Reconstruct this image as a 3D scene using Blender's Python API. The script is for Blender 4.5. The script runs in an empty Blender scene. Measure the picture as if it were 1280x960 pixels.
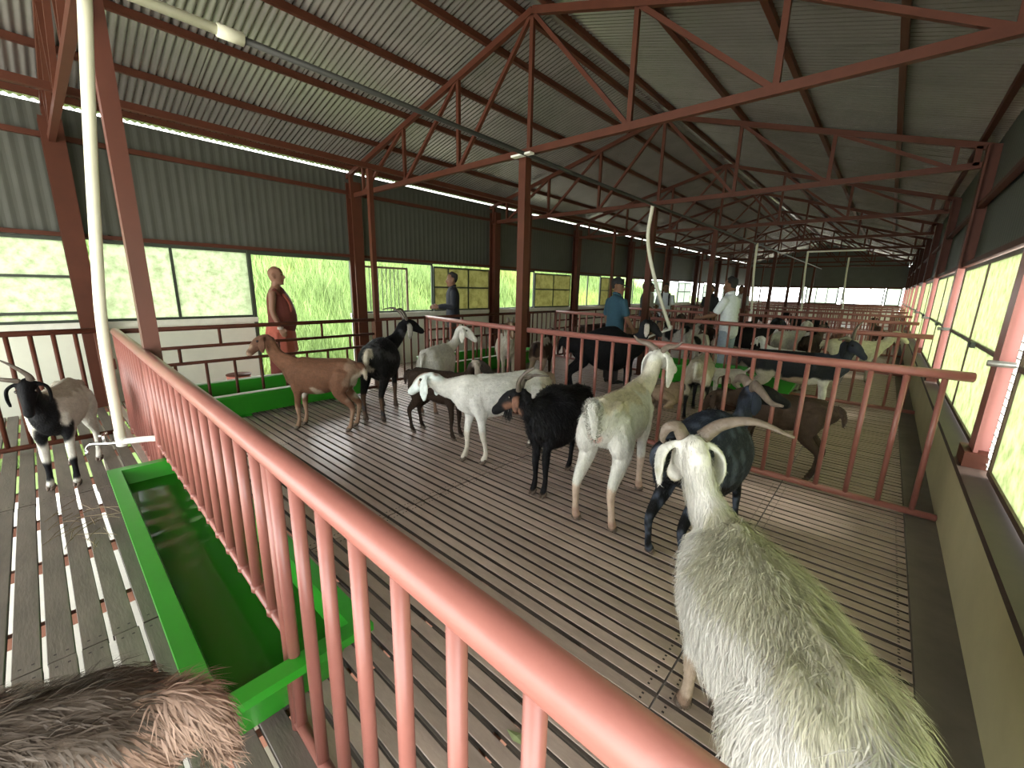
import bpy, math, random
import numpy as np
from mathutils import Vector, Matrix
rnd = random.Random(7)
nr = np.random.RandomState(11)
SC = bpy.context.scene
COL = SC.collection

# ------------------------------------------------------------------ camera
YAW, PIT, ROL = math.radians(41.3), math.radians(12.95), math.radians(1.25)
_fh = Vector((-math.sin(YAW), math.cos(YAW), 0)); _rt = Vector((math.cos(YAW), math.sin(YAW), 0)); _up = Vector((0, 0, 1))
_fw = _fh*math.cos(PIT) - _up*math.sin(PIT); _cu = _up*math.cos(PIT) + _fh*math.sin(PIT)
_r2 = _rt*math.cos(ROL) + _cu*math.sin(ROL); _c2 = _cu*math.cos(ROL) - _rt*math.sin(ROL)
cd = bpy.data.cameras.new('camera'); cam = bpy.data.objects.new('camera', cd); COL.objects.link(cam)
cam.matrix_world = Matrix(((_r2.x, _c2.x, -_fw.x, 0), (_r2.y, _c2.y, -_fw.y, 0), (_r2.z, _c2.z, -_fw.z, 1.7), (0, 0, 0, 1)))
cd.sensor_fit = 'HORIZONTAL'; cd.sensor_width = 36; cd.lens = 522/1280*36; cd.clip_start = .02; cd.clip_end = 400
SC.camera = cam

# ------------------------------------------------------------------ world, sun, exposure
w = bpy.data.worlds.new('overcast_sky'); SC.world = w; w.use_nodes = True
bg = w.node_tree.nodes['Background']; bg.inputs[0].default_value = (.97, 1, .98, 1); bg.inputs[1].default_value = 3.4
sl = bpy.data.lights.new('veiled_sun', 'SUN'); sl.energy = 4.5; sl.angle = math.radians(25); sl.color = (1, .97, .86)
so = bpy.data.objects.new('veiled_sun', sl); COL.objects.link(so)
so.rotation_euler = Vector((-.70, -.08, -.70)).to_track_quat('-Z', 'Y').to_euler()
SC.view_settings.view_transform = 'Standard'; SC.view_settings.look = 'None'
SC.view_settings.gamma = 1; SC.view_settings.exposure = 1.52; SC.view_settings.use_curve_mapping = False

# ------------------------------------------------------------------ materials
def mat(name, col, rough=.6, metal=0., noise=None, nscale=8, bump=0., bscale=40, stretch=(1, 1, 1), rand=0., spec=.5, attr=None, col2=None, world=False):
    m = bpy.data.materials.new(name); m.use_nodes = True
    nt = m.node_tree; N = nt.nodes; L = nt.links; b = N['Principled BSDF']
    b.inputs['Roughness'].default_value = rough; b.inputs['Metallic'].default_value = metal
    b.inputs['Specular IOR Level'].default_value = spec
    tc = N.new('ShaderNodeTexCoord'); mp = N.new('ShaderNodeMapping'); mp.inputs['Scale'].default_value = stretch
    if world:
        g = N.new('ShaderNodeNewGeometry'); L.new(g.outputs['Position'], mp.inputs['Vector'])
    else:
        L.new(tc.outputs['Object'], mp.inputs['Vector'])
    out = None
    if attr:
        a = N.new('ShaderNodeAttribute'); a.attribute_name = attr; out = a.outputs['Color']
    else:
        rgb = N.new('ShaderNodeRGB'); rgb.outputs[0].default_value = (*col, 1); out = rgb.outputs[0]
    if noise:
        n = N.new('ShaderNodeTexNoise'); n.inputs['Scale'].default_value = nscale; n.inputs['Detail'].default_value = 5; n.inputs['Roughness'].default_value = .65
        L.new(mp.outputs[0], n.inputs['Vector'])
        if col2:
            r = N.new('ShaderNodeMapRange'); r.inputs['From Min'].default_value = .5-noise; r.inputs['From Max'].default_value = .5+noise
            L.new(n.outputs['Fac'], r.inputs['Value'])
            mx = N.new('ShaderNodeMix'); mx.data_type = 'RGBA'; L.new(r.outputs[0], mx.inputs['Factor'])
            L.new(out, mx.inputs['A']); mx.inputs['B'].default_value = (*col2, 1); out = mx.outputs['Result']
        else:
            r = N.new('ShaderNodeMapRange'); r.inputs['From Min'].default_value = .3; r.inputs['From Max'].default_value = .7
            r.inputs['To Min'].default_value = 1-noise; r.inputs['To Max'].default_value = 1+noise*.6
            L.new(n.outputs['Fac'], r.inputs['Value'])
            h = N.new('ShaderNodeHueSaturation'); L.new(out, h.inputs['Color']); L.new(r.outputs[0], h.inputs['Value']); out = h.outputs[0]
    if rand:
        oi = N.new('ShaderNodeObjectInfo'); r2 = N.new('ShaderNodeMapRange')
        r2.inputs['To Min'].default_value = 1-rand; r2.inputs['To Max'].default_value = 1+rand
        L.new(oi.outputs['Random'], r2.inputs['Value'])
        h2 = N.new('ShaderNodeHueSaturation'); L.new(out, h2.inputs['Color']); L.new(r2.outputs[0], h2.inputs['Value']); out = h2.outputs[0]
    L.new(out, b.inputs['Base Color'])
    if bump:
        n2 = N.new('ShaderNodeTexNoise'); n2.inputs['Scale'].default_value = bscale; n2.inputs['Detail'].default_value = 4
        L.new(mp.outputs[0], n2.inputs['Vector'])
        bp = N.new('ShaderNodeBump'); bp.inputs['Strength'].default_value = bump; bp.inputs['Distance'].default_value = .01
        L.new(n2.outputs['Fac'], bp.inputs['Height']); L.new(bp.outputs[0], b.inputs['Normal'])
    return m

def translucent(name, col, stain, fac=.75, scale=6):
    m = bpy.data.materials.new(name); m.use_nodes = True; nt = m.node_tree; N = nt.nodes; L = nt.links
    N.remove(N['Principled BSDF']); o = N['Material Output']
    tc = N.new('ShaderNodeTexCoord'); mp = N.new('ShaderNodeMapping'); mp.inputs['Scale'].default_value = (1, 1, 1.0); L.new(tc.outputs['Object'], mp.inputs[0])
    n = N.new('ShaderNodeTexNoise'); n.inputs['Scale'].default_value = scale; n.inputs['Detail'].default_value = 7; n.inputs['Roughness'].default_value = .7; L.new(mp.outputs[0], n.inputs['Vector'])
    r = N.new('ShaderNodeMapRange'); r.inputs['From Min'].default_value = .42; r.inputs['From Max'].default_value = .75; L.new(n.outputs['Fac'], r.inputs[0])
    mx = N.new('ShaderNodeMix'); mx.data_type = 'RGBA'; mx.inputs['A'].default_value = (*col, 1); mx.inputs['B'].default_value = (*stain, 1); L.new(r.outputs[0], mx.inputs['Factor'])
    t = N.new('ShaderNodeBsdfTranslucent'); d = N.new('ShaderNodeBsdfDiffuse'); s = N.new('ShaderNodeMixShader'); s.inputs[0].default_value = 1-fac
    L.new(mx.outputs['Result'], t.inputs[0]); L.new(mx.outputs['Result'], d.inputs[0]); L.new(t.outputs[0], s.inputs[1]); L.new(d.outputs[0], s.inputs[2]); L.new(s.outputs[0], o.inputs[0])
    return m

M = dict(
    rail=mat('rail_red_paint', (.285, .105, .084), .38, noise=.10, nscale=6, bump=.05, bscale=60),
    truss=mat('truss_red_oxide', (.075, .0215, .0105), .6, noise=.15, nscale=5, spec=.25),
    column=mat('column_red_paint', (.29, .108, .088), .45, noise=.10, nscale=4),
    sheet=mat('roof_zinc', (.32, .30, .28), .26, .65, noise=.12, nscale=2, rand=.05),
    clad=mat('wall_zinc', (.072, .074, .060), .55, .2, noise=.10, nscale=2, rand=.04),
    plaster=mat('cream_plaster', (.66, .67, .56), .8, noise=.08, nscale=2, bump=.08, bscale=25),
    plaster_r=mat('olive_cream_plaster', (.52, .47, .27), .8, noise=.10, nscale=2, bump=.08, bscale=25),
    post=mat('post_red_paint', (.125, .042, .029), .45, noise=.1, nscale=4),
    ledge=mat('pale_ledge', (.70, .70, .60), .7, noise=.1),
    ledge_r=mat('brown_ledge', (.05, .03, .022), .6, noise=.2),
    concrete=mat('concrete', (.20, .18, .14), .85, noise=.2, nscale=3, bump=.2, bscale=20),
    plank=mat('dry_plank', (.43, .335, .285), .38, noise=.17, nscale=4, stretch=(1.6, 5, 3), bump=.12, bscale=20, rand=.17, world=True),
    plank_wet=mat('damp_plank', (.135, .108, .092), .5, noise=.32, nscale=3, stretch=(1, 5, 3), bump=.15, bscale=20, rand=.14, world=True),
    plank_side=mat('soiled_shade_plank_side', (.035, .024, .018), .85),  # soiled sides, coloured darker to put shade into the slat gaps
    nail=mat('nail_head', (.04, .03, .03), .5, .5),
    joist=mat('joist_red', (.22, .09, .06), .7),
    green=mat('green_fibreglass', (.024, .285, .015), .33, noise=.10, nscale=3, bump=.05, bscale=8),
    rimw=mat('worn_rim', (.62, .66, .60), .5, noise=.15),
    water=mat('green_water', (.015, .125, .008), .13, spec=.11),
    pvc=mat('cream_pvc', (.74, .72, .58), .4, noise=.05),
    pvcw=mat('white_pvc', (.80, .80, .76), .35),
    chrome=mat('chrome', (.8, .8, .8), .15, 1.0),
    frame=mat('dark_green_frame', (.035, .045, .03), .5),
    frame_b=mat('brown_frame', (.10, .06, .04), .5),
    stay=mat('galvanised_stay', (.55, .54, .50), .4, .7),
    mesh=mat('white_mesh', (.75, .78, .74), .5),
    coat=mat('goat_coat', (1, 1, 1), .75, noise=.22, nscale=26, bump=.55, bscale=55, attr='Col', stretch=(.6, 1.3, .8), spec=.15),
    fur=mat('goat_fur', (1, 1, 1), .6, attr='Col', spec=.3),
    horn=mat('horn', (.155, .118, .092), .5, noise=.3, nscale=20, stretch=(1, 1, 1), bump=.5, bscale=60),
    horn_d=mat('dark_horn', (.085, .065, .05), .45, noise=.3, nscale=20, bump=.5, bscale=60),
    hoof=mat('hoof', (.10, .07, .05), .5, noise=.2),
    eye=mat('goat_eye', (.02, .014, .01), .1),
    pane=translucent('dirty_cream_panel', (.62, .67, .53), (.34, .37, .25), .78, 9),
    pane_y=translucent('yellowed_panel', (.36, .345, .19), (.17, .16, .07), .62, 5),
    pane_g=translucent('green_panel', (.46, .49, .35), (.23, .27, .15), .76, 9),
    pane_w=translucent('white_panel', (.62, .66, .62), (.5, .57, .48), .8, 6),
    ground=mat('pale_ground', (.74, .71, .64), .9, noise=.2, nscale=1),
    grass=mat('grass_ground', (.08, .14, .03), .9, noise=.4, nscale=1.5, col2=(.14, .19, .05)),
    blade=mat('grass_blade', (1, 1, 1), .6, attr='Col', spec=.2),
    wire=mat('black_hose', (.03, .03, .028), .5),
    terracotta=mat('terracotta_bucket', (.50, .17, .12), .6),
    leaf=mat('leaf_scrap', (.30, .36, .17), .7),
    straw=mat('straw', (.20, .15, .09), .8),
)

# ------------------------------------------------------------------ mesh helpers
def link(o, parent=None):
    COL.objects.link(o)
    if parent: o.parent = parent
    return o

def crom(P, n):
    P = np.asarray(P, float)
    if len(P) == 2:
        t = np.linspace(0, 1, n+1)[:, None]; return P[0]*(1-t)+P[1]*t
    Q = np.vstack([2*P[0]-P[1], P, 2*P[-1]-P[-2]]); out = []
    for i in range(1, len(Q)-2):
        for k in range(n):
            t = k/n; a, b, c, d = Q[i-1], Q[i], Q[i+1], Q[i+2]
            out.append(.5*(2*b+(c-a)*t+(2*a-5*b+4*c-d)*t*t+(3*b-a-3*c+d)*t**3))
    out.append(P[-1]); return np.array(out)

def nrm(v):
    l = np.linalg.norm(v, axis=-1, keepdims=True); return v/np.maximum(l, 1e-9)

class MB:
    def __init__(s): s.v = []; s.f = []; s.mi = []
    def add(s, v, f, mi=0):
        o = len(s.v); s.v += [tuple(map(float, p)) for p in v]; s.f += [tuple(i+o for i in q) for q in f]; s.mi += [mi]*len(f); return s
    def box(s, a, b, mi=0):
        (x0, y0, z0), (x1, y1, z1) = a, b
        return s.add([(x0, y0, z0), (x1, y0, z0), (x1, y1, z0), (x0, y1, z0), (x0, y0, z1), (x1, y0, z1), (x1, y1, z1), (x0, y1, z1)],
                     [(0, 3, 2, 1), (4, 5, 6, 7), (0, 1, 5, 4), (1, 2, 6, 5), (2, 3, 7, 6), (3, 0, 4, 7)], mi)
    def bar(s, p, q, w, h, up=(0, 0, 1), mi=0):
        p = np.array(p, float); q = np.array(q, float); t = nrm(q-p); u = np.array(up, float)
        if abs(t@u) > .98: u = np.array((0, 1., 0))
        sd = nrm(np.cross(t, u)); u = np.cross(sd, t); vs = []
        for e in (p, q):
            for a, b in ((-1, -1), (1, -1), (1, 1), (-1, 1)): vs.append(e+sd*a*w/2+u*b*h/2)
        return s.add(vs, [(0, 3, 2, 1), (4, 5, 6, 7), (0, 1, 5, 4), (1, 2, 6, 5), (2, 3, 7, 6), (3, 0, 4, 7)], mi)
    def tube(s, pts, rad, m=10, up=(0, 0, 1), sub=5, cap=.5, mi=0, ret=False):
        rad = np.array([(r, r) if np.isscalar(r) else r for r in (rad if hasattr(rad, '__len__') else [rad]*len(pts))], float)
        C = crom(pts, sub); R = np.maximum(crom(rad, sub), 1e-4)
        T = nrm(np.gradient(C, axis=0)); U = np.tile(np.array(up, float), (len(C), 1))
        bad = np.abs((T*U).sum(1)) > .97
        if bad.any(): U[bad] += np.array((.3, .2, .1))
        S = nrm(np.cross(U, T)); V = np.cross(T, S)
        if cap:
            C = np.vstack([C[0]-T[0]*R[0].mean()*cap*.75, C, C[-1]+T[-1]*R[-1].mean()*cap*.75])
            R = np.vstack([R[0]*.66, R, R[-1]*.66]); S = np.vstack([S[:1], S, S[-1:]]); V = np.vstack([V[:1], V, V[-1:]]); T = np.vstack([T[:1], T, T[-1:]])
        a = np.linspace(0, 2*np.pi, m, endpoint=False)
        ring = C[:, None]+S[:, None]*(np.cos(a)[None, :, None]*R[:, None, :1])+V[:, None]*(np.sin(a)[None, :, None]*R[:, None, 1:])
        n = len(C); vs = list(ring.reshape(-1, 3)); f = []
        for i in range(n-1):
            for j in range(m):
                k = (j+1) % m; f.append((i*m+j, i*m+k, (i+1)*m+k, (i+1)*m+j))
        e = cap*.3 if cap else 0
        vs.append(C[0]-T[0]*R[0].mean()*e); vs.append(C[-1]+T[-1]*R[-1].mean()*e)
        for j in range(m):
            k = (j+1) % m; f.append((n*m, k, j)); f.append((n*m+1, (n-1)*m+j, (n-1)*m+k))
        s.add(vs, f, mi)
        return (C, V, S) if ret else s
    def ball(s, c, r, m=10, n=6, mi=0):
        r = (r, r, r) if np.isscalar(r) else r; vs = []; f = []
        for i in range(1, n):
            t = math.pi*i/n
            for j in range(m):
                a = 2*math.pi*j/m; vs.append((c[0]+r[0]*math.sin(t)*math.cos(a), c[1]+r[1]*math.sin(t)*math.sin(a), c[2]+r[2]*math.cos(t)))
        vs += [(c[0], c[1], c[2]+r[2]), (c[0], c[1], c[2]-r[2])]; q = (n-1)*m
        for i in range(n-2):
            for j in range(m):
                k = (j+1) % m; f.append((i*m+j, (i+1)*m+j, (i+1)*m+k, i*m+k))
        for j in range(m):
            k = (j+1) % m; f.append((q, j, k)); f.append((q+1, (n-2)*m+k, (n-2)*m+j))
        return s.add(vs, f, mi)
    def mesh(s, name, mats, smooth=False):
        me = bpy.data.meshes.new(name); me.from_pydata(s.v, [], s.f)
        for m_ in (mats if isinstance(mats, (list, tuple)) else [mats]): me.materials.append(m_)
        if len(set(s.mi)) > 1: me.polygons.foreach_set('material_index', s.mi)
        if smooth: me.polygons.foreach_set('use_smooth', [True]*len(me.polygons))
        me.update(); return me
    def build(s, name, mats, parent=None, smooth=False):
        return link(bpy.data.objects.new(name, s.mesh(name, mats, smooth)), parent)

def inst(name, me, parent, loc=(0, 0, 0), rot=None):
    o = bpy.data.objects.new(name, me); link(o, parent); o.location = loc
    if rot: o.rotation_euler = rot
    return o
def tag(o, label=None, cat=None, group=None, kind=None):
    if label: o['label'] = label
    if cat: o['category'] = cat
    if group: o['group'] = group
    if kind: o['kind'] = kind
    return o
def thing(name, label, cat, loc=(0, 0, 0), rz=0, group=None):
    o = bpy.data.objects.new(name, None); COL.objects.link(o); o.location = loc; o.rotation_euler = (0, 0, rz); o.empty_display_size = .2
    return tag(o, label, cat, group)
def struct(o, label=None): o['kind'] = 'structure'; (label and o.__setitem__('label', label)); return o
ORD = ['first', 'second', 'third', 'fourth', 'fifth', 'sixth', 'seventh', 'eighth', 'ninth', 'tenth', 'eleventh']

# ------------------------------------------------------------------ the barn: layout numbers
XL, XR = -8.0, .55            # inner faces of the side walls
BAY = 3.85; Y0 = .42          # first frame line; others every bay
YK = [Y0+BAY*k for k in range(10)]
YE = 35.4                     # far end wall
YF = -1.3                     # near edge of the slats
YB = -6.8                     # the barn goes on behind the camera
RX, RZ = -3.58, 4.82          # ridge
def rz_(x): return RZ-(RX-x)*.25 if x < RX else RZ-(x-RX)*.30
CH = 3.32                     # bottom chord
FX = -6.2                     # side fence beside the aisle
FH = 1.15                     # fence height

# ------------------------------------------------------------------ floor: slats one by one
floor = struct(MB().box((.37, YF, -.14), (.55, YE, .005)).build('floor', M['concrete']), 'raised slatted barn floor with a concrete strip along the right wall')
def plank_box(b, x0, x1, y0, y1, z0, z1, side):
    c = .0025; b.box((x0, y0, z0), (x1, y1, z1-c), side)
    b.add([(x0, y0, z1-c), (x1, y0, z1-c), (x1, y1, z1-c), (x0, y1, z1-c), (x0, y0+c, z1), (x1, y0+c, z1), (x1, y1-c, z1), (x0, y1-c, z1)],
          [(4, 5, 6, 7), (0, 1, 5, 4), (2, 3, 7, 6), (1, 2, 6, 5), (3, 0, 4, 7)], 0)
def plank_mesh(L, w):
    b = MB(); plank_box(b, -L/2, L/2, -w/2, w/2, -.03, 0, 2)
    for sx in (-1, 1):
        x = sx*(L/2-.045)
        for y in (-w*.22, w*.22):
            b.add([(x-.005, y-.005, .0008), (x+.005, y-.005, .0008), (x+.005, y+.005, .0008), (x-.005, y+.005, .0008)], [(0, 1, 2, 3)], 1)
    return b
SEG = [(.365, -.47), (-.475, -2.57), (-2.575, -4.67), (-4.675, -6.45), (-6.455, -7.98)]
pm = {}
cnt = 0; far_d = MB(); far_w = MB()
y = YF+.05; rows = []
while y < YE-.1:
    wet = y < .40
    rows.append((y, wet)); y += .109 if wet else .083
cand = []
for (y, wet) in rows:
    for k, (a, c) in enumerate(SEG):
        if k < 2 and wet: continue_near = True
        cx = (a+c)/2; cand.append((y, wet, k, a, c, math.hypot(cx, y)))
near = set()
vis = [q for q in cand if (-.75 < q[0] < 4.3) and not (q[1] and q[2] < 1) and not (q[2] == 4)]
vis.sort(key=lambda q: q[5]); vis = vis[:300]
near = {(q[0], q[2]) for q in vis}
for (y, wet, k, a, c, d) in cand:
    L = a-c; wdt = .0905 if wet else .0615; jit = rnd.uniform(-.003, .003); jz = rnd.uniform(-.004, 0)
    m_ = M['plank_wet'] if wet else M['plank']
    if (y, k) in near:
        key = (k, wet)
        if key not in pm: pm[key] = plank_mesh(L-.004, wdt).mesh('plank', [m_, M['nail'], M['plank_side']])
        inst('plank', pm[key], floor, ((a+c)/2, y+jit, jz), (0, 0, rnd.uniform(-.0012, .0012)))
    else:
        plank_box(far_w if wet else far_d, c+.002, a-.002, y-wdt/2+jit, y+wdt/2+jit, -.03+jz, jz, 1)
tag(far_d.build('far_planks', [M['plank'], M['plank_side']], floor), kind='stuff'); tag(far_w.build('edge_planks', [M['plank_wet'], M['plank_side']], floor), kind='stuff')
jo = MB().box((0, YF, -.095), (.04, YE, -.032)).mesh('joist', M['joist'])
x = -7.9
while x < .35:
    inst('joist', jo, floor, (x, 0, 0)); x += .70
st = MB().box((-.1, -.1, -1.3), (.1, .1, -.16)).mesh('stilt', M['concrete'])
for k in range(10):
    for x in (-7.8, -5, -2.2, .4): inst('stilt', st, floor, (x, YK[k], 0))

# ------------------------------------------------------------------ walls
def cladding(name, parent, x0, z0, z1, y0, y1, axis='y', amp=.005, pitch=.118, mat_=None, wsh=.944, out=1):
    # ribbed sheets standing side by side
    nP = 64; prof = []
    for i in range(nP+1):
        t = i/nP; ph = (t*wsh/pitch) % 1
        prof.append((t*(wsh+.02), amp*max(0, min(1, 3.2*(.36-abs(ph-.5))))))
    b = MB(); vs = []; f = []
    for (u, h) in prof: vs += [(h*out, u, z0), (h*out, u, z1)]
    for i in range(nP): f.append((2*i, 2*i+2, 2*i+3, 2*i+1))
    me = b.add(vs, f).mesh('wall_sheet', mat_)
    y = y0; n = 0
    while y < y1:
        if axis == 'y': inst('wall_sheet', me, parent, (x0+.0008*(n % 2), y, 0))
        else: inst('wall_sheet', me, parent, (y, x0+.0008*(n % 2), 0), (0, 0, -math.pi/2))
        y += wsh; n += 1

DOOR = (2.50, 4.27)
wl = MB()
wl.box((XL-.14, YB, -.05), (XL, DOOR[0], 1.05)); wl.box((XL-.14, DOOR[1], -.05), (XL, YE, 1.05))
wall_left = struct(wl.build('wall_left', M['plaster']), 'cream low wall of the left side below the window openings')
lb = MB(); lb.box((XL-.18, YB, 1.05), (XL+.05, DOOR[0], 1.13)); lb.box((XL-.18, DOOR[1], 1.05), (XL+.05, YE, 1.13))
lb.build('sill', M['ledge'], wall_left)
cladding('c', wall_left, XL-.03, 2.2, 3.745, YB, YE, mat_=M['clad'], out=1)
for z in (2.24, 3.38): MB().bar((XL+.03, YB, z), (XL+.03, YE, z), .06, .06 if z > 3 else .05).build('girt', M['truss'], wall_left)
hc = MB()
def hcol(b, z0, z1, w=.2, d=.2, t=.022):
    b.box((-w/2, -d/2, z0), (-w/2+t, d/2, z1)); b.box((w/2-t, -d/2, z0), (w/2, d/2, z1)); b.box((-w/2+t, -t/2, z0), (w/2-t, t/2, z1)); return b
cl_l = hcol(MB(), 0, 3.55).mesh('column', M['truss'])
for k in range(10): inst('column', cl_l, wall_left, (XL+.13, YK[k]+.05, 0))

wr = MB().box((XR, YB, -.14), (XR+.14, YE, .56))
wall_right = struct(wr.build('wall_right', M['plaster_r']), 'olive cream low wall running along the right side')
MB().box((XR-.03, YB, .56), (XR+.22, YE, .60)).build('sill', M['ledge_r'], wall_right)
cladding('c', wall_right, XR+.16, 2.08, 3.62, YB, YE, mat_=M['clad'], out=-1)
for z in (2.1, 2.8): MB().bar((XR+.10, YB, z), (XR+.10, YE, z), .06, .05).build('girt', M['truss'], wall_right)
cr_ = hcol(MB(), .6, 2.06, .2, .2); n0 = len(cr_.f); hcol(cr_, 2.06, 3.5, .2, .2); cr_.mi = [0]*n0+[1]*(len(cr_.f)-n0)
cl_r = cr_.mesh('column', [M['column'], M['truss']])
base = MB().box((-.13, -.13, .6), (.13, .13, .70)).mesh('column_base', M['truss'])
YR = [4.10+BAY*(k-1) for k in range(10)]
for k in range(10):
    inst('column', cl_r, wall_right, (XR+.13, YR[k], 0)); inst('column_base', base, wall_right, (XR+.12, YR[k], 0))

we = MB().box((XL, YE, -.05), (XR, YE+.14, 1.1))
wall_back = struct(we.build('wall_back', M['plaster']), 'low end wall at the far end of the barn')
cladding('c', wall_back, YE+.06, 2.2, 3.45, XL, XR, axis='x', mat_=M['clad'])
# gable above, stepped sheets following the roof
g = MB()
g.add([(XL, YE+.05, 3.4), (XR, YE+.05, 3.4), (XR, YE+.05, rz_(XR)+.09), (RX, YE+.05, RZ+.09), (XL, YE+.05, rz_(XL)+.09)], [(0, 1, 2, 3, 4)])
g.build('gable_sheet', M['clad'], wall_back)
MB().bar((XL, YE, 2.2), (XR, YE, 2.2), .06, .06).build('girt', M['truss'], wall_back)

# ------------------------------------------------------------------ roof
ceil_b = MB(); ceil_b.box((RX-.12, YB, RZ+.07), (RX+.12, YE+.2, RZ+.10))
ceiling = struct(ceil_b.build('ceiling', M['sheet']), 'pitched roof of corrugated zinc sheets over the barn')
def roof_sheet(x0, x1):
    wsh, pitch, amp, per = .95, .076, .0095, 8
    n = int(wsh/pitch*per); b = MB(); vs = []; f = []
    for i in range(n+1):
        yy = i/n*(wsh+.03); h = amp*math.cos(2*math.pi*yy/pitch)
        for x in (x0, x1): vs.append((x, yy, rz_(x)+.085+h))
    for i in range(n): f.append((2*i, 2*i+1, 2*i+3, 2*i+2) if x1 > x0 else (2*i, 2*i+2, 2*i+3, 2*i+1))
    return b.add(vs, f).mesh('roof_sheet', M['sheet'], True)
RS = [roof_sheet(RX-.02, XL-.07), roof_sheet(RX+.02, XR+.4)]
y = YB; n = 0
while y < YE+.2:
    for me in RS: inst('roof_sheet', me, ceiling, (0, y, .0008*(n % 2)))
    y += .95; n += 1
for x in (-7.85, -6.95, -6.05, -5.15, -4.3, -3.75, -3.4, -2.25, -1.22, -.27, .55):
    MB().bar((x, YB, rz_(x)+.045), (x, YE, rz_(x)+.045), .055, .07).build('purlin', M['truss'], ceiling)

def truss(y, label):
    t = thing('roof_truss', label, 'truss', (RX, y, CH), 0, 'roof trusses')
    def P(x, z): return (x-RX, 0, z-CH)
    MB().bar(P(XL+.05, CH), P(XR+.05, CH), .06, .075).build('bottom_chord', M['truss'], t)
    for xe in (XL-.1, XR+.25):
        MB().bar(P(RX, RZ-.035), P(xe, rz_(xe)-.035), .06, .075).build('top_chord', M['truss'], t)
    V = [-7.45, -6.17, -4.87, RX, -2.27, -.98, .33]
    for x in V: MB().bar(P(x, CH), P(x, rz_(x)-.04), .05, .045, up=(0, 1, 0)).build('vertical_web', M['truss'], t)
    for a, b in ((3, 4), (4, 5), (5, 6), (3, 2), (2, 1), (1, 0)):
        MB().bar(P(V[a], rz_(V[a])-.05), P(V[b], CH), .045, .045).build('diagonal_web', M['truss'], t)
    for x in (XL+.1, XR-.02): MB().bar(P(x, CH), P(x, rz_(x)-.04), .06, .06, up=(0, 1, 0)).build('vertical_web', M['truss'], t)
    return t
for k in range(9):
    truss(YK[k]+.03, ('red steel roof truss nearest the camera, above the foreground fence' if k == 0 else
                      '%s red steel roof truss beyond the foreground fence, counting into the barn' % ORD[k-1]))

# ------------------------------------------------------------------ posts and pipes under the roof
for k in range(1, 9):
    t = thing('steel_post', '%s red mid-barn post under the ridge, counted from the foreground fence' % ORD[k-1], 'post', (-3.64, YK[k]+.03, 0), 0, 'mid-barn posts')
    MB().box((-.055, -.055, 0), (.055, .055, CH-.04)).build('shaft', M['truss'], t); MB().box((-.09, -.09, 0), (.09, .09, .012)).build('base_plate', M['truss'], t)
t = thing('steel_post', 'tall red post standing on the left end of the foreground fence', 'post', (-4.22, .56, 0))
MB().box((-.05, -.05, 0), (.05, .05, 4.6)).build('shaft', M['post'], t); MB().box((-.08, -.08, 0), (.08, .08, .012)).build('base_plate', M['column'], t)
for k in range(0, 8):
    y = 3.68+BAY*k
    t = thing('steel_post', '%s slim red post beside the left aisle, counted from the camera' % ORD[k], 'post', (FX, y, 0), 0, 'slim aisle posts')
    MB().box((-.035, -.035, 0), (.035, .035, 3.40)).build('shaft', M['truss'], t); MB().box((-.06, -.06, 0), (.06, .06, .14 if 0 else 1.13)).build('sleeve', M['truss'], t)
tag(MB().bar((FX, YB, 3.44), (FX, YE-2.2, 3.44), .07, .07).build('aisle_beam', M['truss']), 'long red beam carried by the slim posts beside the left aisle', 'beam')

# ------------------------------------------------------------------ windows
wn = [0]
def window(y0, y1, z0, z1, x, label, paned='pane', mull=(), mid=None, fr='frame', ends='lr', tilt=0):
    wn[0] += 1
    f = MB(); t = .035
    f.box((-t/2, y0, z1-t), (t/2, y1, z1)); f.box((-t/2, y0, z0), (t/2, y1, z0+t))
    f.box((-t/2, y0, z0+t), (t/2, y0+t, z1-t)); f.box((-t/2, y1-t, z0+t), (t/2, y1, z1-t))
    o = struct(f.build('window_%d' % wn[0], M[fr]), label); o.location = (x, 0, 0)
    for m_ in mull: MB().box((-.015, y0+m_-.018, z0+t), (.015, y0+m_+.018, z1-t)).build('mullion', M[fr], o)
    if mid: MB().box((-.018, y0+t, mid-.016), (.018, y1-t, mid+.016)).build('mid_rail', M[fr], o)
    if paned:
        ed = [y0+t]+[y0+m_ for m_ in mull]+[y1-t]
        zs = [(z0+t, z1-t)] if not mid else [(z0+t, mid-.016), (mid+.016, z1-t)]
        for a, b in zip(ed[:-1], ed[1:]):
            for za, zb in zs:
                MB().box((-.004, a, za), (.004, b, zb)).build('pane', M[paned], o)
    return o
WX = XL-.02
o = window(-2.1, .42, 1.13, 2.2, WX, 'cream window left of the dark wall column, with a middle rail', 'pane', mid=1.72, mull=())
MB().box((-.02, -2.1, 1.24), (.02, .42, 1.275)).build('low_rail', M['frame'], o)
window(.62, 2.48, 1.13, 2.2, WX, 'two-pane cream window between the dark column and the doorway', 'pane', mull=(.84,))
# doorway trim
d = MB(); d.box((XL-.12, DOOR[0]-.05, 0), (XL+.03, DOOR[0], 2.2)); d.box((XL-.12, DOOR[1], 0), (XL+.03, DOOR[1]+.06, 2.2)); d.box((XL-.12, DOOR[0], 2.15), (XL+.03, DOOR[1], 2.2))
struct(d.build('door_1', M['frame']), 'open doorway in the left wall beside the aisle')
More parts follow.
